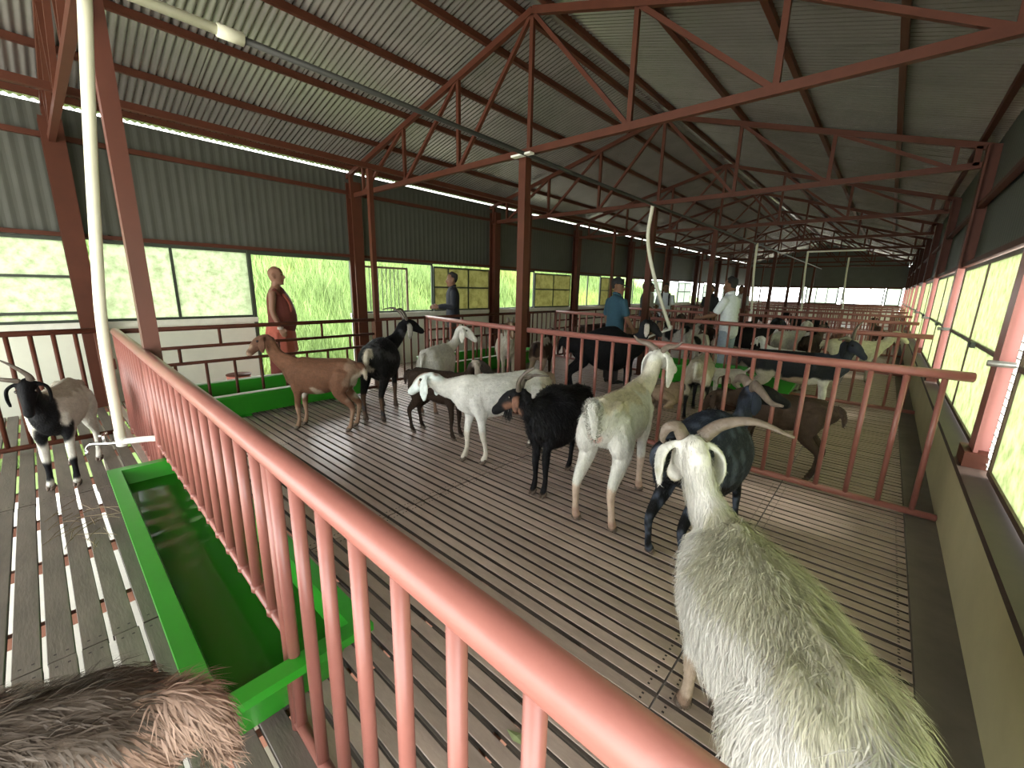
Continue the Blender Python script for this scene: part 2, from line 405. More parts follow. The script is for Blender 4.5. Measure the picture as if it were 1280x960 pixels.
# open window with a grille sash swung outside
o = window(4.50, 6.25, 1.13, 2.2, WX, 'open window with a barred sash, right of the doorway', None, mull=(.28,))
gr = MB(); gr.box((-.28, 4.5, 2.05), (-.25, 5.75, 2.09)); gr.box((-.28, 5.71, 1.12), (-.25, 5.75, 2.05)); gr.box((-.28, 4.5, 1.12), (-.25, 4.54, 2.05)); gr.box((-.28, 4.5, 1.1), (-.25, 5.75, 1.13))
gr.build('barred_sash', M['frame_b'], o)
for i in range(11): MB().tube([(-.265, 4.60+.1*i, 1.1), (-.265, 4.60+.1*i, 2.07)], .008, m=6, sub=1, cap=0).build('sash_bar', M['frame'], o)
window(6.27, 8.12, 1.13, 2.15, WX, 'yellowed window behind the man in the dark jacket', 'pane_y', mull=(.45, 1.1), mid=1.68)
window(8.35, 10.02, 1.13, 2.2, WX, 'open window seen either side of the first mid-barn post', None)
window(10.05, 11.95, 1.13, 2.15, WX, 'yellowed window left of the man in the cap', 'pane_y', mull=(.95,), mid=1.68)
window(12.18, 13.9, 1.13, 2.2, WX, 'open window directly left of the man in the cap', None, mull=(.85,))
window(13.92, 15.75, 1.13, 2.15, WX, 'yellowed window right of the man in the cap', 'pane_y', mull=(.6,), mid=1.68)
for k in range(4, 9):
    y0 = YK[k]+.15; y1 = y0+1.75; y2 = YK[k]+BAY-.1
    window(y0, y1, 1.13, 2.2, WX, 'open left wall window, %s one beyond the man in the cap' % ORD[k-4], None, mull=(.6,))
    window(y1+.02, y2, 1.13, 2.15, WX, 'closed pale left wall window, %s one beyond the man in the cap' % ORD[k-4], 'pane_w', mull=(.9,), mid=1.7)
# far end windows
def end_window(x0, x1, label, paned, mull, mid):
    wn[0] += 1; t = .07; z0, z1 = 1.1, 2.2; y = YE+.06
    f = MB(); f.box((x0, y-.02, z0), (x1, y+.02, z0+t)); f.box((x0, y-.02, z1-t), (x1, y+.02, z1)); f.box((x0, y-.02, z0+t), (x0+t, y+.02, z1-t)); f.box((x1-t, y-.02, z0+t), (x1, y+.02, z1-t))
    o = struct(f.build('window_%d' % wn[0], M['frame']), label)
    for m_ in mull: MB().box((x0+m_-.02, y-.018, z0+t), (x0+m_+.02, y+.018, z1-t)).build('mullion', M['frame'], o)
    if mid: MB().box((x0+t, y-.018, 1.63), (x1-t, y+.018, 1.67)).build('mid_rail', M['frame'], o)
    if paned: MB().box((x0+t, y-.003, z0+t), (x1-t, y+.003, z1-t)).build('pane', M[paned], o)
end_window(-7.95, -6.6, 'open barred end window, leftmost in the far end wall', None, (.3, .6, .9), 0)
end_window(-6.55, -4.6, 'paned end window second from the left in the far wall', None, (.65, 1.3), 1)
end_window(-4.4, -2.6, 'white end window behind the ridge posts in the far wall', 'pane_w', (.6, 1.2), 0)
end_window(-2.4, -.3, 'paned end window with a middle rail, right of the ridge', None, (.7, 1.4), 1)
end_window(-.25, .5, 'narrow white end window beside the right corner', 'pane_w', (), 0)
# right-hand windows between the columns
for k in range(0, 9):
    y0 = YR[k]+.14; y1 = YR[k+1]-.30
    place = ('green-stained window at the right picture edge, nearest the camera' if k == 0 else '%s green-stained right-hand window beyond the nearest one' % ORD[k-1])
    o = window(y0, y1, .62, 2.05, XR+.10, place, 'pane_g', mid=1.30, fr='frame_b', mull=((y1-y0)/2,))
    MB().box((-.05, y0+1.2, 1.27), (-.02, y0+1.36, 1.32)).build('latch', M['frame'], o)
    ms = MB()
    for i in range(4): ms.box((-.004, y1+.02+.05*i, .62), (.004, y1+.028+.05*i, 2.05))
    for i in range(28): ms.box((-.004, y1, .64+.05*i), (.004, y1+.2, .648+.05*i))
    tag(ms.build('wire_mesh', M['mesh'], o), kind='stuff')
    MB().tube([(-.12, y1+.17, 1.30), (.25, y1+.13, 1.30)], .02, m=8, sub=1, cap=.2).build('stay_rod', M['stay'], o, True)

# ------------------------------------------------------------------ fences
bar_m = {}
def bar_mesh(z0, z1, r, m=8, mat_='rail'):
    key = (round(z0, 3), round(z1, 3), r, m, mat_)
    if key not in bar_m: bar_m[key] = MB().tube([(0, 0, z0), (0, 0, z1)], r, m=m, sub=1, cap=0).mesh('baluster', M[mat_], True)
    return bar_m[key]
def rail(parent, name, p, q, r, mat_='rail', m=14): return MB().tube([p, q], r, m=m, sub=1, cap=.3).build(name, M[mat_], parent, True)
# the fence in front of the camera, raised over the trough
t = thing('pen_fence', 'salmon-red foreground fence straddling the green trough, thick round top rail', 'fence', (-3, .5, 0))
A = np.array((-6.2, .545, FH)); B = np.array((.56, .40, FH))
def fy(x): return A[1]+(B[1]-A[1])*(x-A[0])/(B[0]-A[0])
off = np.array((3, -.5, 0))
rail(t, 'top_rail', A+off, B+off, .040, m=20)
rail(t, 'trough_rail', (-4.15+3, fy(-4.15)-.5, .43), (-1.46+3, fy(-1.46)-.5, .43), .018)
rail(t, 'bottom_rail', (-6.2+3, fy(-6.2)-.5, .06), (-4.15+3, fy(-4.15)-.5, .06), .022)
rail(t, 'bottom_rail', (-1.46+3, fy(-1.46)-.5, .03), (.54+3, fy(.54)-.5, .03), .022)
x = -.117; bx = []
while x > -6.15:
    bx.append(x); x -= .188
bx += [.07, .26, .45]
for x in bx:
    over = -4.1 < x < -1.5
    inst('baluster', bar_mesh(.43 if over else .03, FH-.02, .0205, 14), t, (x+3, fy(x)-.5, 0))
    if over: inst('weld_collar', bar_mesh(.425, .455, .026, 10), t, (x+3, fy(x)-.5, 0))
inst('end_post', bar_mesh(.0, FH, .026, 12), t, (-1.47+3, fy(-1.47)-.5, 0)); inst('end_post', bar_mesh(0, FH, .03, 12), t, (-6.17+3, fy(-6.17)-.5, 0))
inst('end_post', bar_mesh(.0, FH, .026, 12), t, (-4.13+3, fy(-4.13)-.5, 0))

FY = [0, 4.38, 8.36, 12.2, 16.05, 19.9, 23.75, 27.6, 31.4]
def cross_fence(k):
    Y = FY[k]; m = 10 if k < 3 else 6
    t = thing('pen_fence', '%s red pen fence across the barn, counted beyond the foreground fence' % ORD[k-1], 'fence', (-3, Y, 0), 0, 'cross fences')
    YL = Y+.30
    X1 = XR-.01
    rail(t, 'top_rail', (X1+3, -.03, FH), (-3.60+3, .02, FH), .036, m=m+4); rail(t, 'top_rail', (-3.68+3, .02, FH), (FX+3, .30, FH), .036, m=m+4)
    rail(t, 'bottom_rail', (X1+3, -.03, .045), (-3.60+3, .02, .045), .028, m=m); rail(t, 'bottom_rail', (-3.68+3, .02, .045), (FX+3, .30, .045), .028, m=m)
    xs = []; x = .40
    while x > FX+.1:
        if abs(x+3.64) > .09: xs.append(x)
        x -= .2085
    far = MB()
    for x in xs:
        yy = (-.03+(.40-x)/4*.05) if x > -3.6 else .02+(-3.68-x)/2.52*.28
        if k <= 4: inst('baluster', bar_mesh(.04, FH-.02, .0195, 8 if k < 3 else 6), t, (x+3, yy, 0))
        else: far.box((x+3-.016, yy-.016, .04), (x+3+.016, yy+.016, FH-.02))
    if k > 4: tag(far.build('far_balusters', M['rail'], t), kind='stuff')
    inst('corner_post', bar_mesh(0, FH+.03, .035, 10), t, (FX+3, .30, 0))
for k in range(1, 9): cross_fence(k)

def side_fence(k):
    # brick-patterned rails beside the left aisle with a barred gate at the far end of each pen
    ya = .58 if k == 0 else FY[k]+.34; yb = 3.63+BAY*k; L = yb-ya
    t = thing('side_fence', '%s red side fence of staggered rails along the left aisle' % ORD[k], 'fence', (FX, ya, 0), 0, 'aisle side fences')
    zs = [(FH, .027), (.925, .02), (.73, .02), (.04, .024)]
    for z, r in zs: rail(t, 'rail', (0, 0, z), (0, L, z), r, 'truss', 10)
    def up(y, z0, z1): inst('upright', bar_mesh(z0, z1, .017, 8, 'truss'), t, (0, y, 0))
    for q in (.30, .72): up(L*q, .925, FH)
    for q in (.16, .52, .86): up(L*q, .73, .925)
    n = 10
    for i in range(n): up(L*(i+.4)/n, .04, .73)
    y1 = yb+.09; y2 = (FY[k+1]+.26); W = y2-y1
    g = thing('barred_gate', '%s barred gate in the left aisle fence, counted from the camera' % ORD[k], 'gate', (FX, y1, 0), 0, 'aisle gates')
    rail(g, 'top_rail', (0, 0, FH), (0, W, FH), .026, 'truss', 10); rail(g, 'bottom_rail', (0, 0, .10), (0, W, .10), .022, 'truss', 10)
    for i in range(7): inst('baluster', bar_mesh(.10, FH, .016, 8, 'truss'), g, (0, W*i/6, 0))
    MB().box((-.04, -.06, 1.0), (.03, .03, 1.06)).build('latch', M['truss'], g)
for k in range(0, 6): side_fence(k)
# gate of the near pen, at the left picture edge
g = thing('barred_gate', 'brown barred gate behind the black and white goat at left', 'gate', (FX, -1.3, 0))
rail(g, 'top_rail', (0, 0, 1.17), (0, 1.70, 1.17), .028, 'truss'); rail(g, 'bottom_rail', (0, 0, .05), (0, 1.70, .05), .026, 'truss')
for i in range(12):
    inst('baluster', bar_mesh(.05, 1.16, .019, 8, 'truss'), g, (0, .0+.154*i, 0))
inst('gate_post', bar_mesh(.0, 1.19, .032, 8, 'truss'), g, (0, 1.72, 0)); MB().box((-.03, 1.70, .75), (.05, 1.80, .86)).build('hinge', M['truss'], g)

# ------------------------------------------------------------------ troughs
def trough(label, loc, rz, L, W, h, d, flange=.07, water=True, rim2=None):
    t = thing('feed_trough', label, 'trough', loc, rz, 'green troughs')
    b = MB(); i0 = W/2; i1 = W/2*.62; le = L/2; l1 = L/2-.16; zb = .05
    def R(a, c, z): return [(-c, -a, z), (c, -a, z), (c, a, z), (-c, a, z)]
    rings = [R(i0+flange, le+flange, h-.035), R(i0+flange, le+flange, h), R(i0, le, h), R(i1+.03, l1+.02, h-d), ]
    outer = [R(i0+flange, le+flange, h-.035), R(i0+.01, le+.012, h-.03), R(i1+.045, l1+.05, zb)]
    for rg, flip in ((rings, 0), (outer, 1)):
        vs = [p for r in rg for p in r]; f = []
        for i in range(len(rg)-1):
            for j in range(4):
                k = (j+1) % 4; q = (i*4+j, i*4+k, (i+1)*4+k, (i+1)*4+j); f.append(q if not flip else q[::-1])
        n = (len(rg)-1)*4; f.append((n, n+1, n+2, n+3) if not flip else (n+3, n+2, n+1, n)); b.add(vs, f)
    b.build('basin', M['green'], t)
    for sx in (-1, 1):
        f = MB(); xx = sx*(l1-.25)
        f.add([(xx-.09, -i1*.95, 0), (xx+.09, -i1*.95, 0), (xx+.09, i1*.95, 0), (xx-.09, i1*.95, 0), (xx-.05, -i1*.8, .06), (xx+.05, -i1*.8, .06), (xx+.05, i1*.8, .06), (xx-.05, i1*.8, .06)],
              [(0, 3, 2, 1), (4, 5, 6, 7), (0, 1, 5, 4), (1, 2, 6, 5), (2, 3, 7, 6), (3, 0, 4, 7)]).build('foot', M['green'], t)
    if rim2:
        for sy in (-1, 1): MB().box((-le-flange, sy*(i0+flange)-.03, h), (le+flange, sy*(i0+flange)+.03, h+.012)).build('worn_rim', M['rimw'], t)
    if water:
        zl = h-d*.36; f = (zl-(h-d))/d; wy = i1+.03+(i0-i1-.03)*f; wx = l1+.02+(le-l1-.02)*f
        wm = MB(); nx, ny = 90, 16; vs = []; fs = []
        for i in range(nx+1):
            for j in range(ny+1):
                x = -wx+2*wx*i/nx; y = -wy+2*wy*j/ny
                amp = .0026*math.exp(-((x+wx*.25)/(.45))**2)+.0002
                vs.append((x, y, zl+amp*math.sin(34*x+3*math.sin(5*y+x*2))+amp*.6*math.sin(21*x-17*y)))
        for i in range(nx):
            for j in range(ny): a = i*(ny+1)+j; fs.append((a, a+ny+1, a+ny+2, a+1))
        wm.add(vs, fs).build('water', M['water'], t, True)
    return t
trough('bright green trough full of water under the foreground fence', (-2.68, .445, 0), math.radians(-.6), 2.50, .44, .36, .27)
trough('green trough with worn white rims behind the brown goat', (-6.22, 2.25, 0), math.pi/2, 2.1, .78, .36, .28, rim2=True, water=False)
trough('green trough along the aisle fence below the man in the dark jacket', (-6.20, 6.15, 0), math.pi/2, 2.6, .78, .36, .28, rim2=True, water=False)
trough('green trough across the second pen fence, with small goats lying before it', (-2.1, 8.15, 0), 0, 2.4, .70, .38, .28, water=False)

# ------------------------------------------------------------------ water pipes
mp_ = thing('water_pipe', 'dark water pipe under the ridge with a cream pipe at its near end', 'pipe', (-3.50, 0, 3.27))
MB().tube([(0, -2, 0), (0, 1.15, 0)], .03, m=10, sub=1, cap=.1).build('cream_length', M['pvc'], mp_, True)
MB().tube([(0, 1.05, 0), (0, 1.2, 0)], .04, m=10, sub=1, cap=.1).build('coupling', M['pvc'], mp_, True)
MB().tube([(0, 1.15, 0), (-.05, 8.0, -.02), (0, 20, 0), (0, 33, 0)], .024, m=8, sub=3, cap=.1).build('dark_length', M['wire'], mp_, True)
MB().box((-.22, 4.12, -.03), (.08, 4.20, -.01)).build('pipe_clip', M['pvcw'], mp_)
def downpipe(label, pts, tap):
    t = thing('downpipe', label, 'pipe', pts[-1])
    p = [tuple(np.array(q)-np.array(pts[-1])) for q in pts]
    MB().tube(p, .033, m=10, sub=6, cap=.2, up=(.3, 1, 0)).build('pipe', M['pvc'], t, True)
    MB().tube([p[-1], (p[-1][0], p[-1][1], p[-1][2]+.07)], .037, m=12, sub=1, cap=.1).build('socket', M['pvcw'], t, True)
    return t
t = downpipe('cream downpipe with a chrome tap hanging beside the tall red post', [(-3.66, .46, 3.25), (-3.86, .40, 2.6), (-4.02, .34, 1.9), (-4.16, .30, 1.3), (-4.36, .30, .47)], True)
MB().tube([(0, 0, .02), (0, 0, -.05)], .036, m=10, sub=1, cap=.3).build('elbow', M['pvcw'], t, True)
MB().tube([(0, 0, -.02), (.12, .12, 0), (.2, .2, .01)], .024, m=10, sub=3, cap=.2).build('fence_branch', M['pvcw'], t, True)
tp = MB().tube([(-.02, -.02, -.03), (-.10, -.09, -.04), (-.19, -.16, -.05), (-.23, -.19, -.09), (-.235, -.195, -.14)], [.014, .015, .014, .013, .014], m=10, sub=4, cap=.2).build('tap', M['chrome'], t, True)
MB().tube([(-.10, -.09, -.03), (-.10, -.09, .03)], .011, m=8, sub=1, cap=.3).tube([(-.07, -.11, .035), (-.13, -.07, .035)], .012, m=8, sub=1, cap=.5).build('handle', M['chrome'], tp, True)
t = downpipe('bowed cream downpipe in front of the second mid-barn post', [(-3.57, 7.9, 3.265), (-3.62, 7.95, 2.6), (-3.35, 7.95, 1.75), (-3.02, 7.95, 1.0)], False)
MB().tube([(0, 0, 0), (-.28, -.02, -.12), (-.5, 0, -.24)], .02, m=8, sub=3, cap=.3).build('spout', M['pvcw'], t, True)
for i, (x, y, dz) in enumerate(((-3.5, 15.85, 1.1), (-2.6, 19.70, 1.0), (-1.6, 23.55, 1.1))):
    downpipe('far cream downpipe, %s beyond the bowed one' % ORD[i], [(x, y, 3.28), (x+.02, y, 2.4), (x+.12, y, dz)], False)
tag(MB().bar((-2.6, 19.64, 3.26), (-.9, 19.64, 3.26), .05, .05).build('cross_pipe', M['pvc']), 'cream cross pipe under a far truss', 'pipe')

# bucket by the wall, scraps on the floor
t = thing('bucket', 'terracotta bucket standing by the left wall next to the doorway', 'bucket', (-7.35, 1.95, 0))
MB().tube([(0, 0, .01), (0, 0, .30)], [.13, .165], m=16, sub=2, cap=0).build('body', M['terracotta'], t, True)
MB().tube([(0, 0, .30), (0, 0, .315)], .17, m=16, sub=1, cap=0).build('rim', M['truss'], t, True)
lf = MB(); lf.add([(-.05, 0, .004), (0, -.02, .012), (.05, 0, .005), (.01, .025, .01), (0, 0, .016)], [(0, 1, 4), (1, 2, 4), (2, 3, 4), (3, 0, 4)])
o = lf.build('leaf', M['leaf']); o.location = (-.80, .98, .004); tag(o, 'pale dry leaf on the slats near the foreground rail', 'leaf')
tw = MB()
for i in range(26):
    a = rnd.uniform(-1, 1); x, y = -4.05+rnd.uniform(-.5, .45), .0+rnd.uniform(-.12, .12); l = rnd.uniform(.1, .28)
    tw.tube([(x, y, .006+.01*rnd.random()), (x+l*math.cos(a)*.6, y+l*math.sin(a)*.6, .02), (x+l*math.cos(a), y+l*math.sin(a), .006)], .0022, m=4, sub=2, cap=0)
tag(tw.build('straw_scatter', M['straw']), 'loose straw and twigs on the slats before the left goat', 'straw', kind='stuff')

# ------------------------------------------------------------------ animals: one continuous remeshed body each
def remesh(mb, voxel, smooth=4, name='body'):
    me = mb.mesh('tmp', M['coat']); o = bpy.data.objects.new('tmp', me); COL.objects.link(o)
    r = o.modifiers.new('r', 'REMESH'); r.mode = 'VOXEL'; r.voxel_size = voxel; r.use_smooth_shade = True
    s = o.modifiers.new('s', 'SMOOTH'); s.factor = .5; s.iterations = smooth
    dg = bpy.context.evaluated_depsgraph_get(); dg.update()
    nm = bpy.data.meshes.new_from_object(o.evaluated_get(dg)); nm.name = name
    bpy.data.objects.remove(o); bpy.data.meshes.remove(me); return nm

def vnoise(P, s, seed):
    rs = np.random.RandomState(seed); v = 0
    for k in range(5):
        K = rs.normal(size=3)*s*(1+.6*k); v = v+np.sin(P@K+rs.uniform(0, 6.28))/(1+.4*k)
    return v/2.6

def setcol(me, C):
    a = me.color_attributes.new('Col', 'FLOAT_COLOR', 'POINT')
    a.data.foreach_set('color', np.hstack([C, np.ones((len(C), 1))]).astype(np.float32).ravel())

def verts(me):
    V = np.empty(len(me.vertices)*3, np.float32); me.vertices.foreach_get('co', V); return V.reshape(-1, 3).astype(float)

HORN = {
 'up': [(-.01, .03, .055), (-.05, .05, .13), (-.12, .07, .19), (-.20, .09, .21)],
 'sweep': [(-.01, .032, .055), (-.07, .06, .12), (-.16, .10, .15), (-.26, .14, .10)],
 'wide': [(-.01, .035, .05), (-.03, .11, .075), (-.03, .22, .06), (0, .33, .02), (.03, .42, .03)],
 'flat': [(-.01, .03, .05), (-.04, .09, .08), (-.06, .16, .085), (-.08, .215, .12)],
 'long': [(-.01, .035, .05), (-.04, .10, .10), (-.08, .21, .14), (-.10, .36, .15), (-.08, .50, .19)],
 'stub': [(-.01, .03, .05), (-.03, .04, .09), (-.06, .05, .11)],
}
def goat(label, pos, heading, s=1., lx=1., fat=1., poll=(.56, 0, 1.03), face=(.86, 0, -.5), coat=None, horns=None, hornmat='horn', hr=.021,
         voxel=.012, fur=0, furlen=.05, tail='up', feet=None, lying=False, ear=(.20, .043), beard=False, group=None, cat='goat', ears=True, headup=None, furw=.0022, mid=None, spread=1.):
    feet = feet or {}
    g = MB(); samp = []      # samples for colouring: (part, t, xyz)
    dz = -.40 if lying else 0.
    def part(name, pts, rad, up, m=12, sub=5, cap=.5):
        C, V, S = g.tube(pts, rad, m=m, up=up, sub=sub, cap=cap, ret=True)
        n = len(C)
        for i, c in enumerate(C): samp.append((name, i/(n-1), c))
    X = lambda x: x*lx
    k = fat
    part('torso', [(X(-.47), 0, .70+dz), (X(-.40), 0, .695+dz), (X(-.26), 0, .67+dz), (X(-.06), 0, .635+dz), (X(.12), 0, .62+dz), (X(.27), 0, .645+dz), (X(.38), 0, .675+dz), (X(.43), 0, .68+dz)],
         [(.05, .07), (.108*k, .125), (.135*k, .165), (.168*k, .195*k), (.16*k, .205*k), (.125*k, .18), (.09, .13), (.05, .08)], (0, 0, 1), m=20)
    # hip and spine ridge
    part('torso', [(X(-.36), 0, .80+dz), (X(-.2), 0, .805+dz), (X(.0), 0, .80+dz), (X(.22), 0, .80+dz)], [.04, .035, .032, .045], (0, 0, 1), m=8)
    for sgn in (1, -1): part('torso', [(X(-.40), .06*sgn, .765+dz), (X(-.31), .07*sgn, .782+dz), (X(-.20), .05*sgn, .775+dz)], [.033, .038, .03], (0, 0, 1), m=8, sub=3)
    for sgn, nm in ((1, 'l'), (-1, 'r')):
        if lying:
            part('leg_f'+nm, [(X(.26), .09*sgn, .24), (X(.2), .12*sgn, .12), (X(.42), .13*sgn, .05), (X(.30), .14*sgn, .03)], [.06, .045, .03, .026], (0, 0, 1))
            part('leg_h'+nm, [(X(-.30), .10*sgn, .26), (X(-.1), .19*sgn, .14), (X(-.36), .20*sgn, .05), (X(-.12), .21*sgn, .03)], [.09, .07, .03, .026], (0, 0, 1))
            continue
        fx, fy_ = feet.get('h'+nm, (0, 0)); w_ = spread
        part('leg_h'+nm, [(X(-.29), .075*sgn, .69), (X(-.27)+fx*.2, .10*sgn+fy_*.2, .56), (X(-.27)+fx*.4, .10*sgn*w_+fy_*.4, .44), (X(-.40)+fx*.65, .095*sgn*w_+fy_*.65, .30), (X(-.39)+fx*.85, .095*sgn*w_+fy_*.85, .17), (X(-.375)+fx, .095*sgn*w_+fy_, .085), (X(-.345)+fx, .095*sgn*w_+fy_, .03)],
             [(.078, .125), (.076, .12), (.052, .072), (.029, .038), (.021, .024), (.024, .026), (.027, .033)], (1, 0, 0), m=10)
        fx, fy_ = feet.get('f'+nm, (0, 0))
        part('leg_f'+nm, [(X(.27), .075*sgn, .66), (X(.25)+fx*.2, .085*sgn+fy_*.2, .50), (X(.26)+fx*.4, .08*sgn*w_+fy_*.4, .40), (X(.27)+fx*.65, .08*sgn*w_+fy_*.65, .28), (X(.265)+fx*.85, .08*sgn*w_+fy_*.85, .16), (X(.275)+fx, .08*sgn*w_+fy_, .085), (X(.30)+fx, .08*sgn*w_+fy_, .03)],
             [(.06, .10), (.048, .072), (.034, .042), (.03, .033), (.021, .022), (.025, .026), (.027, .033)], (1, 0, 0), m=10)
    poll = np.array(poll, float)+np.array((0, 0, dz if not headup else headup)); f = nrm(np.array(face, float))
    nb = np.array((X(.33), 0, .72+dz))
    md = np.array(mid, float) if mid is not None else nb*.5+poll*.5+np.array((.035, 0, -.03))
    part('neck', [nb-np.array((.08, 0, .03)), nb, md, poll-f*.02-np.array((0, 0, .01))], [(.085*k, .15), (.075, .13), (.056, .085), (.05, .066)], (0, 0, 1) if abs(nrm(poll-nb)[2]) < .8 else (-1, 0, .4))
    zz = np.array((0, 0, 1.)); sd = nrm(np.cross(zz, f)) if abs(f[2]) < .93 else nrm(np.cross(nrm(nb-poll), f)*-1)
    u = np.cross(f, sd)
    H = lambda a, b, c: poll+f*a+sd*b+u*c
    part('head', [H(-.035, 0, 0), H(.02, 0, .004), H(.08, 0, .004), H(.14, 0, -.004), H(.20, 0, -.016), H(.245, 0, -.026), H(.268, 0, -.032)],
         [(.04, .05), (.054, .066), (.054, .07), (.042, .056), (.034, .044), (.033, .038), (.022, .024)], tuple(u), m=14)
    part('head', [H(.03, 0, .05), H(.10, 0, .052), H(.18, 0, .028)], [.028, .026, .02], tuple(u), m=8)
    if ears:
        el, ew = ear
        for sg in (1, -1):
            b0 = H(.0, .045*sg, .03); out = sd*sg
            dn = np.array((0, 0, -1.))
            if f[2] < -.75: dn = nrm(dn*.7-u*.1+f*.3)
            pts = [b0-out*.015, b0+out*.03+dn*.01, b0+out*.062+dn*.26*el, b0+out*.068+dn*.65*el, b0+out*.06+dn*el]
            part('ear', pts, [(.018, .013), (.026, .0125), (ew*.95, .0115), (ew, .011), (ew*.42, .0105)], tuple(out), m=10)
    if tail:
        T0 = np.array((X(-.45), 0, .76+dz))
        tp_ = {'up': [(0, 0, 0), (-.05, 0, .05), (-.10, 0, .10), (-.12, .01, .16)], 'down': [(.02, 0, 0), (-.05, 0, .0), (-.085, 0, -.07), (-.09, 0, -.16)],
               'curl': [(.01, 0, 0), (-.05, 0, .05), (-.085, -.01, .05), (-.11, -.035, -.03), (-.10, -.04, -.11)]}[tail]
        part('tail', [T0+np.array(p) for p in tp_], [.035, .03, .026, .014] if len(tp_) == 4 else [.035, .032, .028, .026, .014], (0, 1, 0), m=8)
    me = remesh(g, voxel/s if s > 1 else voxel, 4, 'body'); P = verts(me)
    SP = np.array([q[2] for q in samp]); near_i = np.empty(len(P), int)
    for a in range(0, len(P), 4000):
        d = ((P[a:a+4000, None]-SP[None])**2).sum(-1); near_i[a:a+4000] = d.argmin(1)
    names = np.array([q[0] for q in samp])[near_i]; tt = np.array([q[1] for q in samp])[near_i]
    seed = abs(hash(label.encode()[:6])) % 1 + len(label)
    nz = vnoise(P, 13, seed); nz2 = vnoise(P, 34, seed+1)
    C = np.tile(np.array(coat['base'], float), (len(P), 1))
    def put(mask, col): C[mask] = np.array(col)
    isl = np.char.startswith(names, 'leg')
    for key, col in coat.items():
        if key in ('base',): continue
        if key == 'legs': put(isl & (P[:, 2]+.05*nz < .52), col)
        elif key == 'shank': put(isl & (P[:, 2]+.05*nz < .30), col)
        elif key == 'forelegs': put(np.char.startswith(names, 'leg_f') & (P[:, 2]+.04*nz < .50), col)
        elif key == 'hindlegs': put(np.char.startswith(names, 'leg_h') & (P[:, 2]+.04*nz < .56), col)
        elif key == 'belly': put((names == 'torso') & (P[:, 2]-dz+.05*nz < .50), col)
        elif key == 'back': put((names == 'torso') & (P[:, 2]-dz+.04*nz > .76), col)
        elif key == 'rump': put((P[:, 0]+.06*nz < X(-.34)) & (names != 'tail') & (P[:, 2]+.05*nz > .35), col)
        elif key == 'front': put(((P[:, 0]+.05*nz > X(.16)) & (names == 'torso')) | (names == 'neck'), col)
        elif key == 'muzzle': put((names == 'head') & (tt > .78), col)
        elif key == 'face': put((names == 'head') & (tt+.1*nz > .35), col)
        elif key == 'blaze':
            lo = (P-poll); b_ = np.abs(lo@sd)+.01*nz; put((names == 'head') & (b_ < .022) & ((lo@u) > 0), col)
        elif key == 'cheek':
            lo = (P-poll); put((names == 'head') & ((lo@u) < -.004+.008*nz) & ((lo@f) > .06+.01*nz) & ((lo@f) < .155) & (np.abs(lo@sd) > .018), col)
        elif key == 'eartip': put((names == 'ear') & (tt+.1*nz > .35), col)
        elif key == 'feet': put(isl & (P[:, 2]+.02*nz < .10), col)
        elif key == 'patch':
            for (c, r, cl) in col:
                d = np.sqrt(((P-np.array(c))**2).sum(1)); put(d+.35*r*nz < r, cl)
        elif key == 'mottle':
            cl, th = col; put((nz2 > th) & (names != 'head'), cl)
        elif key == 'stain':
            cl, th = col; mm = np.clip((nz*.5+nz2*.4-th)*3, 0, 1)[:, None]*.8; C[:] = C*(1-mm)+np.array(cl)*mm
        else: put(names == key, col)
    # soften the borders between coat colours
    E = np.empty(len(me.edges)*2, int); me.edges.foreach_get('vertices', E); E = E.reshape(-1, 2)
    for _ in range(3):
        A = np.zeros_like(C); n_ = np.zeros(len(C)); np.add.at(A, E[:, 0], C[E[:, 1]]); np.add.at(A, E[:, 1], C[E[:, 0]]); np.add.at(n_, E[:, 0], 1); np.add.at(n_, E[:, 1], 1)
        C = .5*C+.5*A/np.maximum(n_, 1)[:, None]
    hoofm = isl & (P[:, 2] < .045) if not lying else np.zeros(len(P), bool)
    C[hoofm] = C[hoofm]*.5+np.array((.06, .045, .035))*.5
    setcol(me, np.clip(C, 0, 1))
    t = thing('goat', label, cat, (pos[0], pos[1], .0), math.radians(heading), group); t.scale = (s, s, s)
    me.materials.clear(); me.materials.append(M['coat']); me.polygons.foreach_set('use_smooth', [True]*len(me.polygons))
    body = inst('body', me, t)
    # hooves, eyes, horns, beard
    if not lying:
        for sgn, nm in ((1, 'l'), (-1, 'r')):
            for fr, bx_ in (('h', -.345), ('f', .30)):
                fx, fy_ = feet.get(fr+nm, (0, 0)); cx = X(bx_)+fx; cy = (.095 if fr == 'h' else .08)*sgn*spread+fy_; b = MB()
                for e in (-1, 1):
                    b.tube([(cx-.018, cy+.013*e, .040), (cx+.004, cy+.0145*e, .018), (cx+.034, cy+.010*e, .008)], [(.017, .022), (.0165, .018), (.008, .007)], m=8, sub=2, cap=.2, up=(0, 0, 1))
                b.build('hoof', M['hoof'], t, True)
    for sg in (1, -1):
        MB().ball(H(.072, .049*sg, .030), .0135, 10, 6).build('eye', M['eye'], t, True)
    if horns:
        hp = HORN[horns] if isinstance(horns, str) else horns
        n = len(hp); rr = [hr*(1-.80*(i/(n-1))**1.3) for i in range(n)]
        for sg in (1, -1):
            pp = hp if not isinstance(hp, dict) else hp[sg]
            n = len(pp); rr = [hr*(1-.80*(i/(n-1))**1.3) for i in range(n)]
            pts = [H(a, b*sg, c) if not isinstance(hp, dict) else H(a, b, c) for a, b, c in pp]
            MB().tube(pts, [(r*1.25, r*.8) for r in rr], m=10, sub=6, up=tuple(f), cap=.3).build('horn', M[hornmat], t, True)
